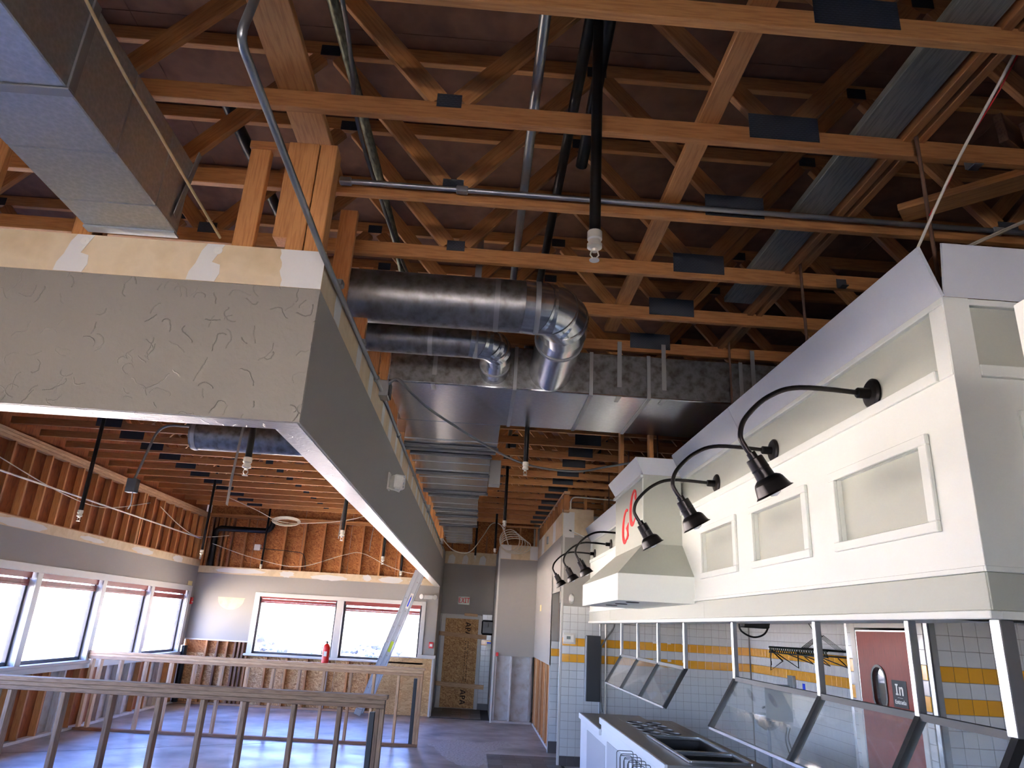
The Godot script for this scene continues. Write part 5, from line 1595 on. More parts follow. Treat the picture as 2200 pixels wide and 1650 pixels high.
func ceiling_runs() -> void:
	# conduit lying along the soffit edge, bent up toward the trusses at its near end
	var c := thing("conduit", "long steel conduit along the top edge of the soffit", "conduit", "steel conduits")
	tube(c, "pipe", bent([Vector3(-0.66, 3.75, -1.52), Vector3(-0.69, 3.12, -1.43), Vector3(-0.70, 3.12, -2.5), Vector3(-0.706, 3.175, -4.3), Vector3(-0.706, 3.17, -14.6)], 0.05, 5), 0.0125, m.conduit, 10)
	for z in [-2.9, -3.6, -4.2, -5.6, -7.2, -8.9, -10.8, -12.6]:
		pbox(c, "coupling", Vector3(-0.724, 3.158, z - 0.025), Vector3(-0.688, 3.19, z + 0.025), m.galv_dull, 0.006)
	var jb := thing("junction_box", "grey junction box on the soffit edge beside the cross duct", "box", "junction boxes")
	pbox(jb, "body", Vector3(-0.735, 3.14, -4.55), Vector3(-0.66, 3.25, -4.43), m.galv_dull, 0.004)
	pbox(jb, "cover", Vector3(-0.66, 3.145, -4.545), Vector3(-0.652, 3.245, -4.435), m.charcoal, 0.003)
	var jc := thing("junction_box", "small junction box on the soffit edge near the far end", "box", "junction boxes")
	pbox(jc, "body", Vector3(-0.745, 3.15, -9.62), Vector3(-0.68, 3.24, -9.50), m.galv_dull, 0.004)
	var jd := thing("junction_box", "small junction box where the white cable leaves the soffit end", "box", "junction boxes")
	pbox(jd, "body", Vector3(-0.735, 3.14, -13.5), Vector3(-0.66, 3.24, -13.38), m.galv_dull, 0.004)
	# conduit across the third truss
	var h := thing("conduit", "steel conduit running left to right along the third truss", "conduit", "steel conduits")
	tube(h, "pipe", [Vector3(-0.80, 3.80, -3.02), Vector3(2.7, 3.80, -3.02), Vector3(6.0, 3.80, -3.02)], 0.014, m.conduit, 10)
	for x in [-0.78, -0.2, 2.55]:
		pbox(h, "strap", Vector3(x - 0.03, 3.784, -3.04), Vector3(x + 0.03, 3.816, -3.0), m.galv_dull, 0.005)
	var p2 := thing("conduit", "shiny steel pipe passing above the truss chords near the middle", "conduit", "steel conduits")
	tube(p2, "pipe", [Vector3(0.122, 3.895, 1.0), Vector3(0.11, 3.895, -4.6)], 0.022, m.conduit, 12)
	var p3 := thing("conduit", "stained old pipe above the trusses beside an armoured cable", "conduit", "steel conduits")
	tube(p3, "pipe", [Vector3(-0.80, 4.12, 0.4), Vector3(-0.735, 4.10, -2.2), Vector3(-0.66, 4.06, -4.1), Vector3(-0.62, 3.9, -4.7)], 0.024, m.old_pipe, 12)
	var a1 := thing("armoured_cable", "thin armoured cable looping beside the stained pipe", "cable", "loose cables overhead")
	tube(a1, "cable", curve([Vector3(-0.70, 4.10, -0.5), Vector3(-0.68, 4.05, -2.15), Vector3(-0.70, 3.95, -2.75), Vector3(-0.66, 3.93, -3.4), Vector3(-0.60, 3.88, -3.9), Vector3(-0.55, 3.9, -4.4)], 6), 0.010, m.cable_grey, 7)
	var a2 := thing("armoured_cable", "grey armoured cable sagging from the junction box to the tapered hood", "cable", "loose cables overhead")
	tube(a2, "cable", curve([Vector3(-0.66, 3.22, -4.42), Vector3(-0.60, 3.255, -4.42), Vector3(-0.50, 3.21, -4.62), Vector3(-0.32, 3.185, -5.05), Vector3(0.30, 3.19, -6.33), Vector3(0.85, 3.19, -6.62), Vector3(1.15, 3.20, -6.36), Vector3(1.44, 3.22, -6.10)], 7), 0.0105, m.cable_grey, 7)
	# supply main with the pipes above the nearest sprinkler
	var pm := thing("sprinkler_main", "black sprinkler main high above the trusses", "pipe")
	tube(pm, "main", [Vector3(0.345, 4.34, 2.0), Vector3(0.345, 4.34, -15.5)], 0.028, m.black_pipe, 12)
	tube(pm, "branch", [Vector3(0.42, 4.30, -2.30), Vector3(0.40, 4.02, -3.05)], 0.030, m.black_pipe, 10)
	var pl := thing("sprinkler_main", "black sprinkler main over the left room", "pipe")
	tube(pl, "main", [Vector3(-1.48, 4.28, -3.0), Vector3(-1.48, 4.28, -15.0)], 0.034, m.black_pipe, 12)
	tube(pl, "main", [Vector3(-4.35, 4.28, -5.0), Vector3(-4.35, 4.28, -15.0)], 0.034, m.black_pipe, 12)
	# rope over the soffit, loose wires at the canopy
	var rp := thing("rope", "tan cord tied down to the top of the front soffit", "cord")
	tube(rp, "cord", curve([Vector3(-1.21, 3.60, -0.6), Vector3(-1.20, 3.345, -1.574), Vector3(-1.18, 3.27, -2.1), Vector3(-1.159, 3.215, -2.63)], 6), 0.006, m.rope, 6)
	var w1 := thing("loose_wire", "white wire hanging down to the near corner of the canopy", "wire", "loose wires overhead")
	tube(w1, "wire", curve([Vector3(1.90, 4.1, -1.8), Vector3(1.87, 3.9, -1.92), Vector3(1.73, 3.52, -2.18), Vector3(1.635, 3.215, -2.36)], 6), 0.006, m.cable, 6)
	var w2 := thing("loose_wire", "dark red wire dangling beside the white wire", "wire", "loose wires overhead")
	tube(w2, "wire", curve([Vector3(1.95, 4.0, -1.95), Vector3(1.88, 3.8, -2.08), Vector3(1.80, 3.62, -2.22), Vector3(1.76, 3.5, -2.28), Vector3(1.72, 3.40, -2.36)], 6), 0.003, m.red, 5)
	for k in 2:
		var w3 := thing("loose_wire", "pale wire of a pair slanting up from the canopy end, %s one" % ["upper", "lower"][k], "wire", "loose wires overhead")
		tube(w3, "wire", [Vector3(1.74 + 0.012 * k, 3.205, -2.33), Vector3(2.60 + 0.02 * k, 3.78, -2.84)], 0.0045, m.cable, 5)
	# white cables draped over the left room
	var lc := [["white cable draped along the far strand board above the windows", [Vector3(-5.3, 3.0, -14.6), Vector3(-4.5, 2.78, -14.7), Vector3(-3.6, 2.66, -14.8), Vector3(-2.75, 2.93, -14.8), Vector3(-2.35, 3.0, -14.8), Vector3(-1.8, 2.78, -14.8), Vector3(-1.3, 2.66, -14.8), Vector3(-0.95, 2.72, -14.7)]],
		["white cable bundle hung in a knot below the far trusses", [Vector3(-4.6, 3.70, -13.0), Vector3(-4.1, 3.52, -13.2), Vector3(-3.7, 3.36, -13.3), Vector3(-3.2, 3.35, -13.3), Vector3(-2.4, 3.45, -13.2), Vector3(-1.7, 3.68, -13.1)]],
		["thin white cable strung along the left wall studs", [Vector3(-5.6, 3.30, -8.2), Vector3(-5.6, 3.12, -9.6), Vector3(-5.6, 3.10, -10.8), Vector3(-5.58, 3.4, -12.2)]],
		["white cable sagging into the far left corner", [Vector3(-5.58, 3.4, -12.6), Vector3(-5.56, 3.18, -13.6), Vector3(-5.50, 3.10, -14.4), Vector3(-5.1, 3.2, -14.9)]]]
	for a in lc:
		var t := thing("loose_cable", a[0], "cable", "white cables over the left room")
		tube(t, "cable", curve(a[1], 6), 0.0065, m.cable, 6)
	var kn := thing("cable_coil", "coil of white cable under the trusses of the left room", "cable")
	for k in 4:
		var pts := []
		for i in 17:
			var g := TAU * i / 16.0
			pts.append(Vector3(-3.55 + cos(g) * (0.20 + 0.02 * k), 3.36 + sin(g) * (0.05 + 0.012 * k), -13.3 + 0.02 * k))
		tube(kn, "loop", pts, 0.008, m.cable, 5)
	var ck := thing("cable_coil", "big coil of white cable hanging at the hall end", "cable")
	for k in 5:
		var pts := []
		for i in 21:
			var g := TAU * i / 20.0
			pts.append(Vector3(0.62 + 0.03 * k + cos(g) * (0.20 + 0.025 * k), 3.37 - 0.03 * k + sin(g) * (0.21 - 0.015 * k), -14.2 + 0.03 * k))
		tube(ck, "loop", pts, 0.009, m.cable, 5)
	var cw := thing("loose_cable", "white cable looping from the soffit end to the hanging coil", "cable", "white cables over the left room")
	tube(cw, "cable", curve([Vector3(-0.66, 3.22, -13.4), Vector3(-0.45, 3.05, -13.6), Vector3(-0.15, 3.05, -13.7), Vector3(0.08, 3.38, -13.9), Vector3(0.25, 3.65, -14.0), Vector3(0.45, 3.6, -14.0), Vector3(0.6, 3.25, -14.1)], 6), 0.009, m.cable, 6)
	# tube along the left wall studs
	var wt := thing("water_line", "thin white tube clipped across the left wall studs", "pipe")
	tube(wt, "pipe", [Vector3(LEFT_X + 0.012, 3.20, -4.0), Vector3(LEFT_X + 0.012, 3.16, -10.0), Vector3(LEFT_X + 0.012, 3.12, -15.0)], 0.013, m.plastic, 8)
	# black vent pipe in the far corner
	var vp := thing("vent_pipe", "fat black drain pipe with a bend in the far left corner", "pipe")
	tube(vp, "pipe", bent([Vector3(-5.45, 2.6, -15.12), Vector3(-5.45, 3.36, -15.10), Vector3(-4.35, 3.36, -15.08), Vector3(-4.28, 3.6, -15.08)], 0.12, 6), 0.055, m.black_pipe, 16)
	var vp2 := thing("vent_pipe", "fat black drain pipe rising from the floor below the left corner", "pipe")
	tube(vp2, "pipe", [Vector3(-5.62, 0.04, -15.06), Vector3(-5.62, 1.06, -15.06)], 0.055, m.black_pipe, 16)
	# loose metal straps
	var ls := [["long crumpled metal strap hanging before the round duct", Vector3(-2.03, 3.24, -5.75), Vector3(-1.985, 2.53, -5.62), 0.05],
		["thin metal strap hanging by the soffit sprinkler drop", Vector3(-1.78, 3.3, -9.3), Vector3(-1.80, 2.70, -9.3), 0.05],
		["narrow metal strap hanging near the far end of the soffit", Vector3(-1.72, 3.55, -11.8), Vector3(-1.76, 2.78, -11.8), 0.05]]
	for a in ls:
		var t := thing("metal_strap", a[0], "strap", "loose hanger straps")
		var q := MB.new()
		var p0: Vector3 = a[1]
		var p1: Vector3 = a[2]
		p0.y = CHORD
		q.bar(p0, p0.lerp(p1, 0.45) + Vector3(0.02, 0, 0.01), 0.003, a[3])
		q.bar(p0.lerp(p1, 0.45) + Vector3(0.02, 0, 0.01), p0.lerp(p1, 0.8), 0.003, a[3])
		q.bar(p0.lerp(p1, 0.8), p1, 0.003, a[3])
		part(t, "strap", q.mesh(), m.galv_dull)
	# conduit drop with a switch box over the left room
	var sd := thing("switch_drop", "bent conduit with a metal switch box hanging over the left room", "conduit")
	tube(sd, "pipe", bent([Vector3(-1.75, 3.53, -7.26), Vector3(-3.40, 3.55, -7.26), Vector3(-3.52, 2.96, -7.24)], 0.16, 7), 0.013, m.cable_grey, 10)
	pbox(sd, "box", Vector3(-3.575, 2.82, -7.28), Vector3(-3.475, 2.96, -7.20), m.cleat, 0.005)
	tube(sd, "tail", [Vector3(-3.50, 2.82, -7.22), Vector3(-3.49, 2.70, -7.22), Vector3(-3.51, 2.65, -7.22)], 0.006, m.alu, 6)
	# fluorescent strip lying on the canopy
	var fs := thing("strip_light", "unlit steel strip light behind the tapered hood", "light")
	pbox(fs, "housing", Vector3(1.72, 3.34, -7.55), Vector3(3.0, 3.41, -7.42), m.galv_dull, 0.004)
	pbox(fs, "tray", Vector3(1.75, 3.325, -7.53), Vector3(3.0, 3.338, -7.44), m.plastic, 0.002)
	# white conduit arching over the tiled pier and a bare hook rod below it
	var ca := thing("conduit", "white conduit arching over the raw drywall of the tiled pier", "conduit", "steel conduits")
	tube(ca, "pipe", bent([Vector3(1.36, 3.48, -10.62), Vector3(1.36, 3.67, -10.62), Vector3(2.6, 3.64, -10.62)], 0.10, 6), 0.011, m.plastic, 8)
	var hr := thing("hook_rod", "short black-tipped rod sticking out beside the far end of the canopy", "rod")
	tube(hr, "rod", [Vector3(1.62, 3.05, -10.55), Vector3(1.36, 3.13, -10.45)], 0.008, m.plastic, 6)
	tube(hr, "tip", [Vector3(1.36, 3.13, -10.45), Vector3(1.33, 3.14, -10.44)], 0.011, m.black, 6)
	var ob := thing("outlet_box", "small white cover plate on the far strand board above the windows", "box")
	pbox(ob, "plate", Vector3(-4.62, 2.96, -15.19), Vector3(-4.50, 3.08, -15.10), m.plastic, 0.004)
	tube(ob, "cable", curve([Vector3(-4.5, 3.0, -15.12), Vector3(-3.9, 2.98, -15.12), Vector3(-3.6, 2.93, -15.12), Vector3(-3.52, 2.65, -15.12)], 6), 0.008, m.black, 6)
	# small steel clips under the chords
	for a in [["small zinc clip under the second truss beside the hanger rod", Vector3(2.02, 3.74, -2.465)], ["small zinc clip under the fourth truss over the canopy", Vector3(2.05, 3.77, -3.65)]]:
		var t := thing("zinc_clip", a[0], "clip", "zinc clips on the trusses")
		pbox(t, "plate", a[1] - Vector3(0.03, 0.02, 0.0), a[1] + Vector3(0.03, 0.04, 0.004), m.conduit, 0.001)
		pbox(t, "tab", a[1] - Vector3(0.02, 0.022, 0.0), a[1] + Vector3(0.02, -0.018, 0.05), m.conduit, 0.001)

func room_things() -> void:
	# plywood sheet at the end of the far wall
	var pw := thing("plywood_sheet", "upright plywood sheet with a white edge beneath the right far window", "plywood")
	pbox(pw, "sheet", Vector3(-1.78, 0.005, BACK_Z + 0.03), Vector3(-0.76, 1.05, BACK_Z + 0.05), m.ply, 0.001)
	pbox(pw, "edge_strip", Vector3(-0.765, 0.0, BACK_Z + 0.025), Vector3(-0.725, 1.05, BACK_Z + 0.06), m.trim, 0.002)
	pbox(pw, "edge_strip", Vector3(-1.70, 1.05, BACK_Z + 0.02), Vector3(-0.725, 1.07, BACK_Z + 0.06), m.trim, 0.002)
	# ladder
	var l := thing("extension_ladder", "aluminium extension ladder leaning up to the soffit", "ladder")
	var foot := Vector3(-2.00, 0.02, -14.74)
	var head := Vector3(-1.13, 2.70, -14.74)
	var up := (head - foot).normalized()
	var dep := Vector3(0, 0, 1).cross(up).normalized()
	var rot := Basis(up, dep, Vector3(0, 0, 1))
	var ll := (head - foot).length()
	for sec in 2:
		var off := dep * (0.046 if sec == 0 else -0.046)
		var s0 := 0.0 if sec == 0 else 0.35
		for s in [-1.0, 1.0]:
			var c := foot + up * ((ll + s0) / 2) + off + Vector3(0, 0, 0.19 * s)
			var rail := part(l, "rail", bx(Vector3(ll - s0, 0.078, 0.012), 0.002), m.alu, c, rot)
			for e in [-1.0, 1.0]:
				part(rail, "flange", bx(Vector3(ll - s0, 0.010, 0.026), 0.002), m.alu, Vector3(0, 0.037 * e, 0.004))
		for k in 8:
			var a := foot + up * (s0 + 0.22 + 0.29 * k) + off
			tube(l, "rung", [a - Vector3(0, 0, 0.205), a + Vector3(0, 0, 0.205)], 0.015, m.galv_dull, 10)
	for s in [-1.0, 1.0]:
		part(l, "foot_pad", bx(Vector3(0.12, 0.13, 0.04), 0.008), m.galv_dull, foot + up * 0.06 + dep * 0.046 + Vector3(0, 0, 0.19 * s), rot)
	part(l, "label_plate", bx(Vector3(0.20, 0.055, 0.002), 0.0), m.lime, foot + up * 1.32 - dep * 0.046 + Vector3(0, 0, 0.1975), rot)
	var bl := part(l, "label_plate", bx(Vector3(0.30, 0.06, 0.002), 0.0), m.plastic, foot + up * 2.22 - dep * 0.046 + Vector3(0, 0, 0.1975), rot)
	part(bl, "label_mark", bx(Vector3(0.22, 0.025, 0.002), 0.0), m.blue, Vector3(0, 0, 0.0015))
	# exit sign
	var e := thing("exit_sign", "white exit sign with red letters above the boarded door", "sign", "", Vector3(-0.235, 2.255, HALL_Z + 0.02))
	part(e, "housing", bx(Vector3(0.27, 0.18, 0.036), 0.01), m.plastic)
	var tm := TextMesh.new()
	tm.text = "EXIT"
	tm.font = sysfont("Droid Sans", 700)
	tm.font_size = 64
	tm.pixel_size = 0.115 / 47.0
	tm.depth = 0.004
	part(e, "lettering", tm, m.red, Vector3(0, 0, 0.0195), Basis().scaled(Vector3(0.78, 1, 1)))
	# emergency lights
	var em := thing("emergency_light", "white twin-head emergency light beside the right far window", "emergency light", "emergency lights", Vector3(-0.95, 2.235, BACK_Z + 0.03))
	part(em, "housing", bx(Vector3(0.20, 0.09, 0.055), 0.02), m.plastic)
	for s in [-1.0, 1.0]:
		var q := MB.new()
		q.lathe([Vector2(0.0, -0.03), Vector2(0.03, -0.03), Vector2(0.05, 0.02), Vector2(0.046, 0.022), Vector2(0.0, 0.026)], Vector3(0.13 * s, 0.0, 0.02), Basis(Vector3(0.866, 0, -0.5 * s), Vector3(0.5 * s, 0, 0.866), Vector3(0, -1, 0)), 18)
		part(em, "lamp_head", q.mesh(), m.plastic)
	var fl := thing("emergency_light", "square lamp head with a bracket on the long side of the soffit", "emergency light", "emergency lights", Vector3(SOFFIT_X, 2.75, -5.35))
	part(fl, "base_plate", bx(Vector3(0.012, 0.13, 0.10), 0.002), m.mud, Vector3(0.006, 0, -0.03))
	part(fl, "lamp_head", bx(Vector3(0.09, 0.11, 0.11), 0.012), m.plastic, Vector3(0.075, -0.01, 0.0), Basis(Vector3(0, 1, 0), 0.5))
	for k in 4:
		part(fl, "lens_rib", bx(Vector3(0.006, 0.018, 0.09), 0.002), m.lens, Vector3(0.115, 0.03 - 0.026 * k, 0.022), Basis(Vector3(0, 1, 0), 0.5))
	tube(fl, "bracket", [Vector3(0.01, -0.06, 0.06), Vector3(0.10, -0.09, 0.06), Vector3(0.13, 0.0, 0.09)], 0.005, m.plastic, 6)
	# fire alarm stations
	var fa := thing("fire_alarm_pull", "red fire alarm box on the left wall past the last window", "fire alarm", "red fire alarm boxes", Vector3(LEFT_X, 1.90, -15.10))
	part(fa, "body", bx(Vector3(0.04, 0.13, 0.09), 0.006), m.red, Vector3(0.02, 0, 0))
	part(fa, "handle", bx(Vector3(0.012, 0.02, 0.06), 0.002), m.plastic, Vector3(0.045, -0.02, 0))
	var fb := thing("fire_alarm_pull", "red fire alarm box beside the right far window above the ledge", "fire alarm", "red fire alarm boxes", Vector3(-0.81, 1.31, BACK_Z))
	part(fb, "body", bx(Vector3(0.09, 0.12, 0.04), 0.006), m.red, Vector3(0, 0, 0.02))
	part(fb, "handle", bx(Vector3(0.055, 0.05, 0.01), 0.002), m.plastic, Vector3(0, 0.0, 0.043))
	# paper patch marks and fittings
	var yp := thing("paper_strip", "yellow paper strip left on the wall above the fire alarm", "paper")
	pbox(yp, "strip", Vector3(LEFT_X, 2.18, -15.02), Vector3(LEFT_X + 0.002, 2.27, -14.80) - Vector3(0, 0, 0), m.paper, 0.0)
	# paper towel dispenser and notice by the back door
	var pd := thing("towel_dispenser", "black paper towel dispenser on the tile beside the boarded door", "dispenser", "", Vector3(0.345, 1.70, HALL_Z + 0.008))
	part(pd, "body", bx(Vector3(0.29, 0.31, 0.20), 0.03), m.black, Vector3(0, 0, 0.10))
	part(pd, "window", bx(Vector3(0.03, 0.12, 0.006), 0.002), m.charcoal, Vector3(0, 0.07, 0.20))
	part(pd, "mouth", bx(Vector3(0.20, 0.012, 0.006), 0.0), m.charcoal, Vector3(0, -0.12, 0.20))
	var nt := thing("wall_notice", "small white and blue notice on the hall tile", "notice")
	pbox(nt, "sheet", Vector3(0.34, 1.25, HALL_Z + 0.0085), Vector3(0.44, 1.40, HALL_Z + 0.0105), m.plastic, 0.0)
	pbox(nt, "heading", Vector3(0.345, 1.365, HALL_Z + 0.0105), Vector3(0.435, 1.395, HALL_Z + 0.0115), m.blue, 0.0)
	var rc := thing("red_clip", "small red block on the corner of the hall wall", "block")
	pbox(rc, "block", Vector3(0.49, 1.19, -14.749), Vector3(0.54, 1.26, -14.70), m.red, 0.004)
	# patch of yellow compound and box on the right hall wall
	var bxx := thing("outlet_box", "grey steel outlet box in the raw strip of the right hall wall", "box")
	pbox(bxx, "body", Vector3(1.215, 3.17, -12.72), Vector3(1.24, 3.29, -12.58), m.galv_dull, 0.003)
	var yb := thing("wall_patch", "small cream patch on the right hall wall beside the opening", "patch")
	pbox(yb, "patch", Vector3(1.236, 2.05, -13.75), Vector3(1.24, 2.16, -13.50), m.paper, 0.0)

func kitchen_things() -> void:
	var z := -10.65
	# dark cabinet on the tile pier
	var p := thing("electrical_cabinet", "tall dark grey electrical cabinet on the tiled pier", "cabinet")
	pbox(p, "body", Vector3(1.635, 0.83, z + 0.008), Vector3(1.83, 1.69, z + 0.11), m.charcoal, 0.004)
	pbox(p, "bright_edge", Vector3(1.622, 0.83, z + 0.008), Vector3(1.634, 1.68, z + 0.10), m.alu, 0.002)
	pbox(p, "knob", Vector3(1.655, 1.27, z + 0.11), Vector3(1.672, 1.287, z + 0.125), m.black, 0.003)
	for k in 3:
		var tm := TextMesh.new()
		tm.text = ["T", "F", "F"][k]
		tm.font = sysfont("Droid Sans", 700)
		tm.font_size = 64
		tm.pixel_size = 0.026 / 47.0
		tm.depth = 0.001
		part(p, "lettering", tm, m.plastic, Vector3(1.6215, 0.97 - 0.035 * k, z + 0.06), Basis(Vector3(0, 0, 1), Vector3.UP, Vector3(-1, 0, 0)))
	for a in [["grey conduit behind the dark cabinet, left one", 1.835, m.conduit], ["pale conduit behind the dark cabinet, right one", 1.915, m.brass]]:
		var c := thing("wall_conduit", a[0], "conduit", "conduits on the tile wall")
		tube(c, "pipe", [Vector3(a[1], 0.60, z + 0.03), Vector3(a[1], 2.0, z + 0.03)], 0.013, a[2], 8)
	var fc := thing("flexible_conduit", "curved flexible conduit above the dark cabinet", "conduit")
	tube(fc, "hose", curve([Vector3(2.05, 1.95, z + 0.05), Vector3(2.02, 1.80, z + 0.05), Vector3(1.88, 1.60, z + 0.05), Vector3(1.845, 1.48, z + 0.05), Vector3(1.85, 0.95, z + 0.05), Vector3(1.87, 0.70, z + 0.05)], 6), 0.012, m.cable_grey, 7)
	var th := thing("thermostat", "white thermostat on the yellow band of the tiled pier", "thermostat", "", Vector3(1.39, 1.635, z + 0.008))
	part(th, "backplate", bx(Vector3(0.18, 0.15, 0.008), 0.003), m.trim, Vector3(0.005, 0.0, 0.004))
	part(th, "body", bx(Vector3(0.14, 0.11, 0.03), 0.008), m.plastic, Vector3(0, 0, 0.022))
	part(th, "display", bx(Vector3(0.055, 0.04, 0.003), 0.0), m.screen, Vector3(-0.01, 0.01, 0.038))
	var si := thing("wall_strobe", "small white strobe above the tiled pier", "strobe", "", Vector3(1.415, 2.18, z))
	var q := MB.new()
	q.lathe([Vector2(0.0, 0.05), Vector2(0.03, 0.045), Vector2(0.045, 0.02), Vector2(0.05, 0.0)], Vector3(0, 0, 0), Basis(Vector3(1, 0, 0), PI / 2) * Basis().scaled(Vector3(0.85, 1, 1.5)), 18)
	part(si, "dome", q.mesh(), m.plastic)
	# switches and outlets on the tile
	for k in 6:
		var o := thing("outlet_plate", "small pale outlet plate on the %s yellow band, %s of three" % [["upper", "lower"][k / 3], ["left", "middle", "right"][k % 3]], "outlet", "outlet plates on the yellow bands")
		var x: float = 2.63 + 0.21 * (k % 3)
		var y: float = [1.645, 1.41][k / 3]
		pbox(o, "plate", Vector3(x - 0.025, y - 0.014, z + 0.0075), Vector3(x + 0.025, y + 0.014, z + 0.013), m.mud, 0.001)
	# hand sink on the side wall
	var x := 4.03
	var s := thing("hand_sink", "small steel wall sink with a drain pipe on the bright tile wall", "sink", "", Vector3(x, 0.86, -9.62))
	var bq := MB.new()
	bq.lathe([Vector2(0.0, -0.17), Vector2(0.05, -0.168), Vector2(0.13, -0.12), Vector2(0.165, -0.04), Vector2(0.17, 0.0), Vector2(0.20, 0.004), Vector2(0.20, 0.014), Vector2(0.165, 0.01), Vector2(0.15, -0.04), Vector2(0.0, -0.15)], Vector3(-0.21, 0.0, 0), Basis(), 24)
	part(s, "bowl", bq.mesh(), m.steel)
	part(s, "back_flange", bx(Vector3(0.012, 0.10, 0.40), 0.002), m.steel, Vector3(-0.015, 0.05, 0))
	part(s, "deck", bx(Vector3(0.10, 0.012, 0.40), 0.002), m.steel, Vector3(-0.06, 0.006, 0))
	tube(s, "drain_pipe", [Vector3(-0.21, -0.16, 0), Vector3(-0.21, -0.84, 0)], 0.024, m.alu, 12)
	tube(s, "supply_hose", curve([Vector3(-0.06, -0.10, 0.22), Vector3(-0.10, -0.25, 0.24), Vector3(-0.06, -0.42, 0.26), Vector3(-0.03, -0.46, 0.27)], 5), 0.008, m.cable_grey, 6)
	tube(s, "supply_hose", curve([Vector3(-0.05, -0.10, 0.28), Vector3(-0.09, -0.22, 0.30), Vector3(-0.05, -0.38, 0.32), Vector3(-0.03, -0.42, 0.33)], 5), 0.008, m.cable_grey, 6)
	tube(s, "faucet", curve([Vector3(-0.05, 0.06, -0.1), Vector3(-0.20, 0.09, -0.10), Vector3(-0.24, 0.07, -0.10)], 5), 0.012, m.steel, 8)
	var sp := thing("splash_guard", "grey steel splash panel standing beside the wall sink", "panel", "", Vector3(3.83, 1.04, -9.28))
	part(sp, "sheet", bx(Vector3(0.34, 0.42, 0.012), 0.004), m.steel_panel)
	part(sp, "bracket", bx(Vector3(0.03, 0.10, 0.05), 0.002), m.steel, Vector3(0.175, -0.12, -0.02))
	var sd := thing("soap_dispenser", "narrow grey dispenser on the tile above the splash panel", "dispenser")
	pbox(sd, "body", Vector3(x - 0.05, 1.18, -9.33), Vector3(x - 0.008, 1.36, -9.18), m.steel_panel, 0.004)
	var bt := thing("blue_tape", "blue tape mark on the bright tile wall", "tape")
	pbox(bt, "tape", Vector3(x - 0.0085, 1.20, -9.00), Vector3(x - 0.0072, 1.29, -8.93), m.blue, 0.0)
	# wire shelf with hangers
	var w := thing("wire_shelf", "dark green wire shelf on triangular brackets", "shelf", "", Vector3(x - 0.01, 1.66, -8.3))
	for e in [-0.36, 0.0]:
		for y in [0.022, -0.035]:
			tube(w, "edge_rod", [Vector3(e, y, -0.75), Vector3(e, y, 0.75)], 0.009, m.epoxy, 6)
	for k in 25:
		tube(w, "truss_wire", [Vector3(-0.36, -0.035, -0.75 + 0.06 * k), Vector3(-0.36, 0.022, -0.72 + 0.06 * k), Vector3(-0.36, -0.035, -0.69 + 0.06 * k)], 0.005, m.epoxy, 5)
	for k in 31:
		tube(w, "shelf_wire", [Vector3(-0.36, 0.03, -0.75 + 0.05 * k), Vector3(0, 0.03, -0.75 + 0.05 * k)], 0.005, m.epoxy, 5)
	tube(w, "bracket", [Vector3(-0.34, -0.01, -0.75), Vector3(-0.03, -0.27, -1.55), Vector3(-0.20, -0.13, -0.75), Vector3(-0.34, -0.01, -0.75)], 0.008, m.rust_dark, 6)
	tube(w, "bracket", [Vector3(-0.18, -0.15, -1.15), Vector3(-0.20, -0.19, -1.10)], 0.006, m.rust_dark, 5)
	tube(w, "bracket", [Vector3(-0.02, -0.01, -0.72), Vector3(-0.02, -0.20, -0.72), Vector3(-0.34, -0.01, -0.72)], 0.008, m.rust_dark, 6)
	for k in 3:
		tube(w, "bracket", [Vector3(-0.30, -0.04, -0.35 + 0.4 * k), Vector3(-0.10, -0.13, -0.15 + 0.4 * k), Vector3(-0.30, -0.04, 0.05 + 0.4 * k)], 0.006, m.rust_dark, 5)
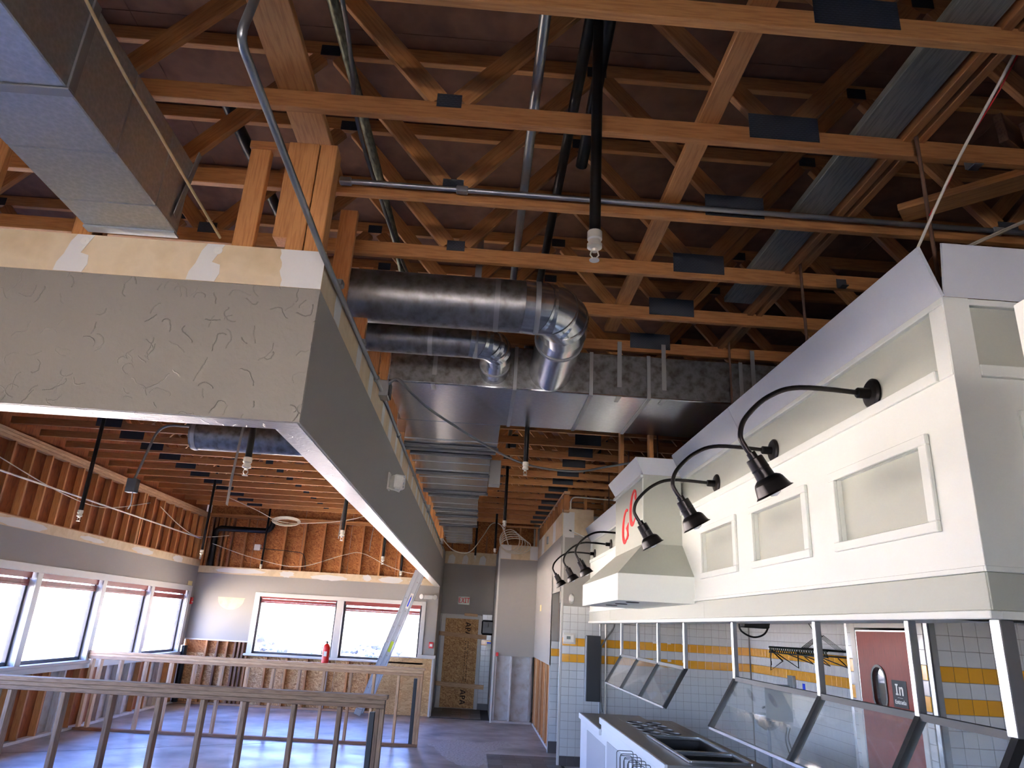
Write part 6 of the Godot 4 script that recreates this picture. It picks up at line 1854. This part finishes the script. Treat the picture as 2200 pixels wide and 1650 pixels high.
	for k in 4:
		var h := thing("wire_hanger", ["bent wire hanger with a raised hook on the wire shelf", "wire hanger on the shelf, second from the left", "wire hanger on the shelf, third from the left", "wire hanger on the shelf, rightmost of the four"][k], "hanger", "wire hangers on the shelf")
		var o := Vector3(x - 0.22, 1.70, -8.05 + 0.045 * k)
		tube(h, "wire", [o + Vector3(-0.12, 0.0, -0.16), o + Vector3(0.0, 0.14, 0.0), o + Vector3(0.12, 0.0, 0.16), o + Vector3(-0.12, 0.0, -0.16)], 0.0045, m.rust_dark, 5)
		if k == 0:
			tube(h, "hook", curve([o + Vector3(0.0, 0.13, 0.0), o + Vector3(-0.02, 0.22, -0.10), o + Vector3(-0.02, 0.30, -0.2), o + Vector3(-0.02, 0.32, -0.23), o + Vector3(-0.02, 0.30, -0.25)], 4), 0.0045, m.rust_dark, 5)
	var cb := thing("hanging_cord", "black cord and fitting hanging below the canopy edge", "cord")
	tube(cb, "loop", curve([Vector3(2.18, 1.90, -6.0), Vector3(2.20, 1.82, -6.0), Vector3(2.30, 1.775, -6.0), Vector3(2.40, 1.81, -6.0), Vector3(2.45, 1.92, -6.0)], 6), 0.008, m.black, 6)
	tube(cb, "stem", [Vector3(2.31, 1.93, -6.0), Vector3(2.31, 2.60, -6.0)], 0.012, m.black, 6)
	pbox(cb, "fitting", Vector3(2.20, 1.845, -6.06), Vector3(2.42, 1.95, -5.94), m.charcoal, 0.01)
	# wire basket on the counter front
	var rk := thing("wire_rack", "bent wire menu rack hooked on the front of the counter", "rack", "", Vector3(1.385, 0.86, -6.35))
	for k in 5:
		var zz := 0.15 * k
		tube(rk, "wire_hoop", bent([Vector3(-0.14, -0.42, zz), Vector3(-0.14, -0.02 - 0.0 * k, zz), Vector3(-0.005, -0.02, zz), Vector3(-0.005, -0.42, zz)], 0.02, 3), 0.003, m.steel_dark, 5)
		tube(rk, "wire_hoop", bent([Vector3(-0.12, -0.42, zz + 0.03), Vector3(-0.12, -0.05, zz + 0.03), Vector3(-0.02, -0.05, zz + 0.03), Vector3(-0.02, -0.42, zz + 0.03)], 0.02, 3), 0.003, m.steel_dark, 5)
	for y in [-0.40, -0.25]:
		tube(rk, "cross_wire", [Vector3(-0.005, y, -0.02), Vector3(-0.005, y, 0.66)], 0.003, m.steel_dark, 5)
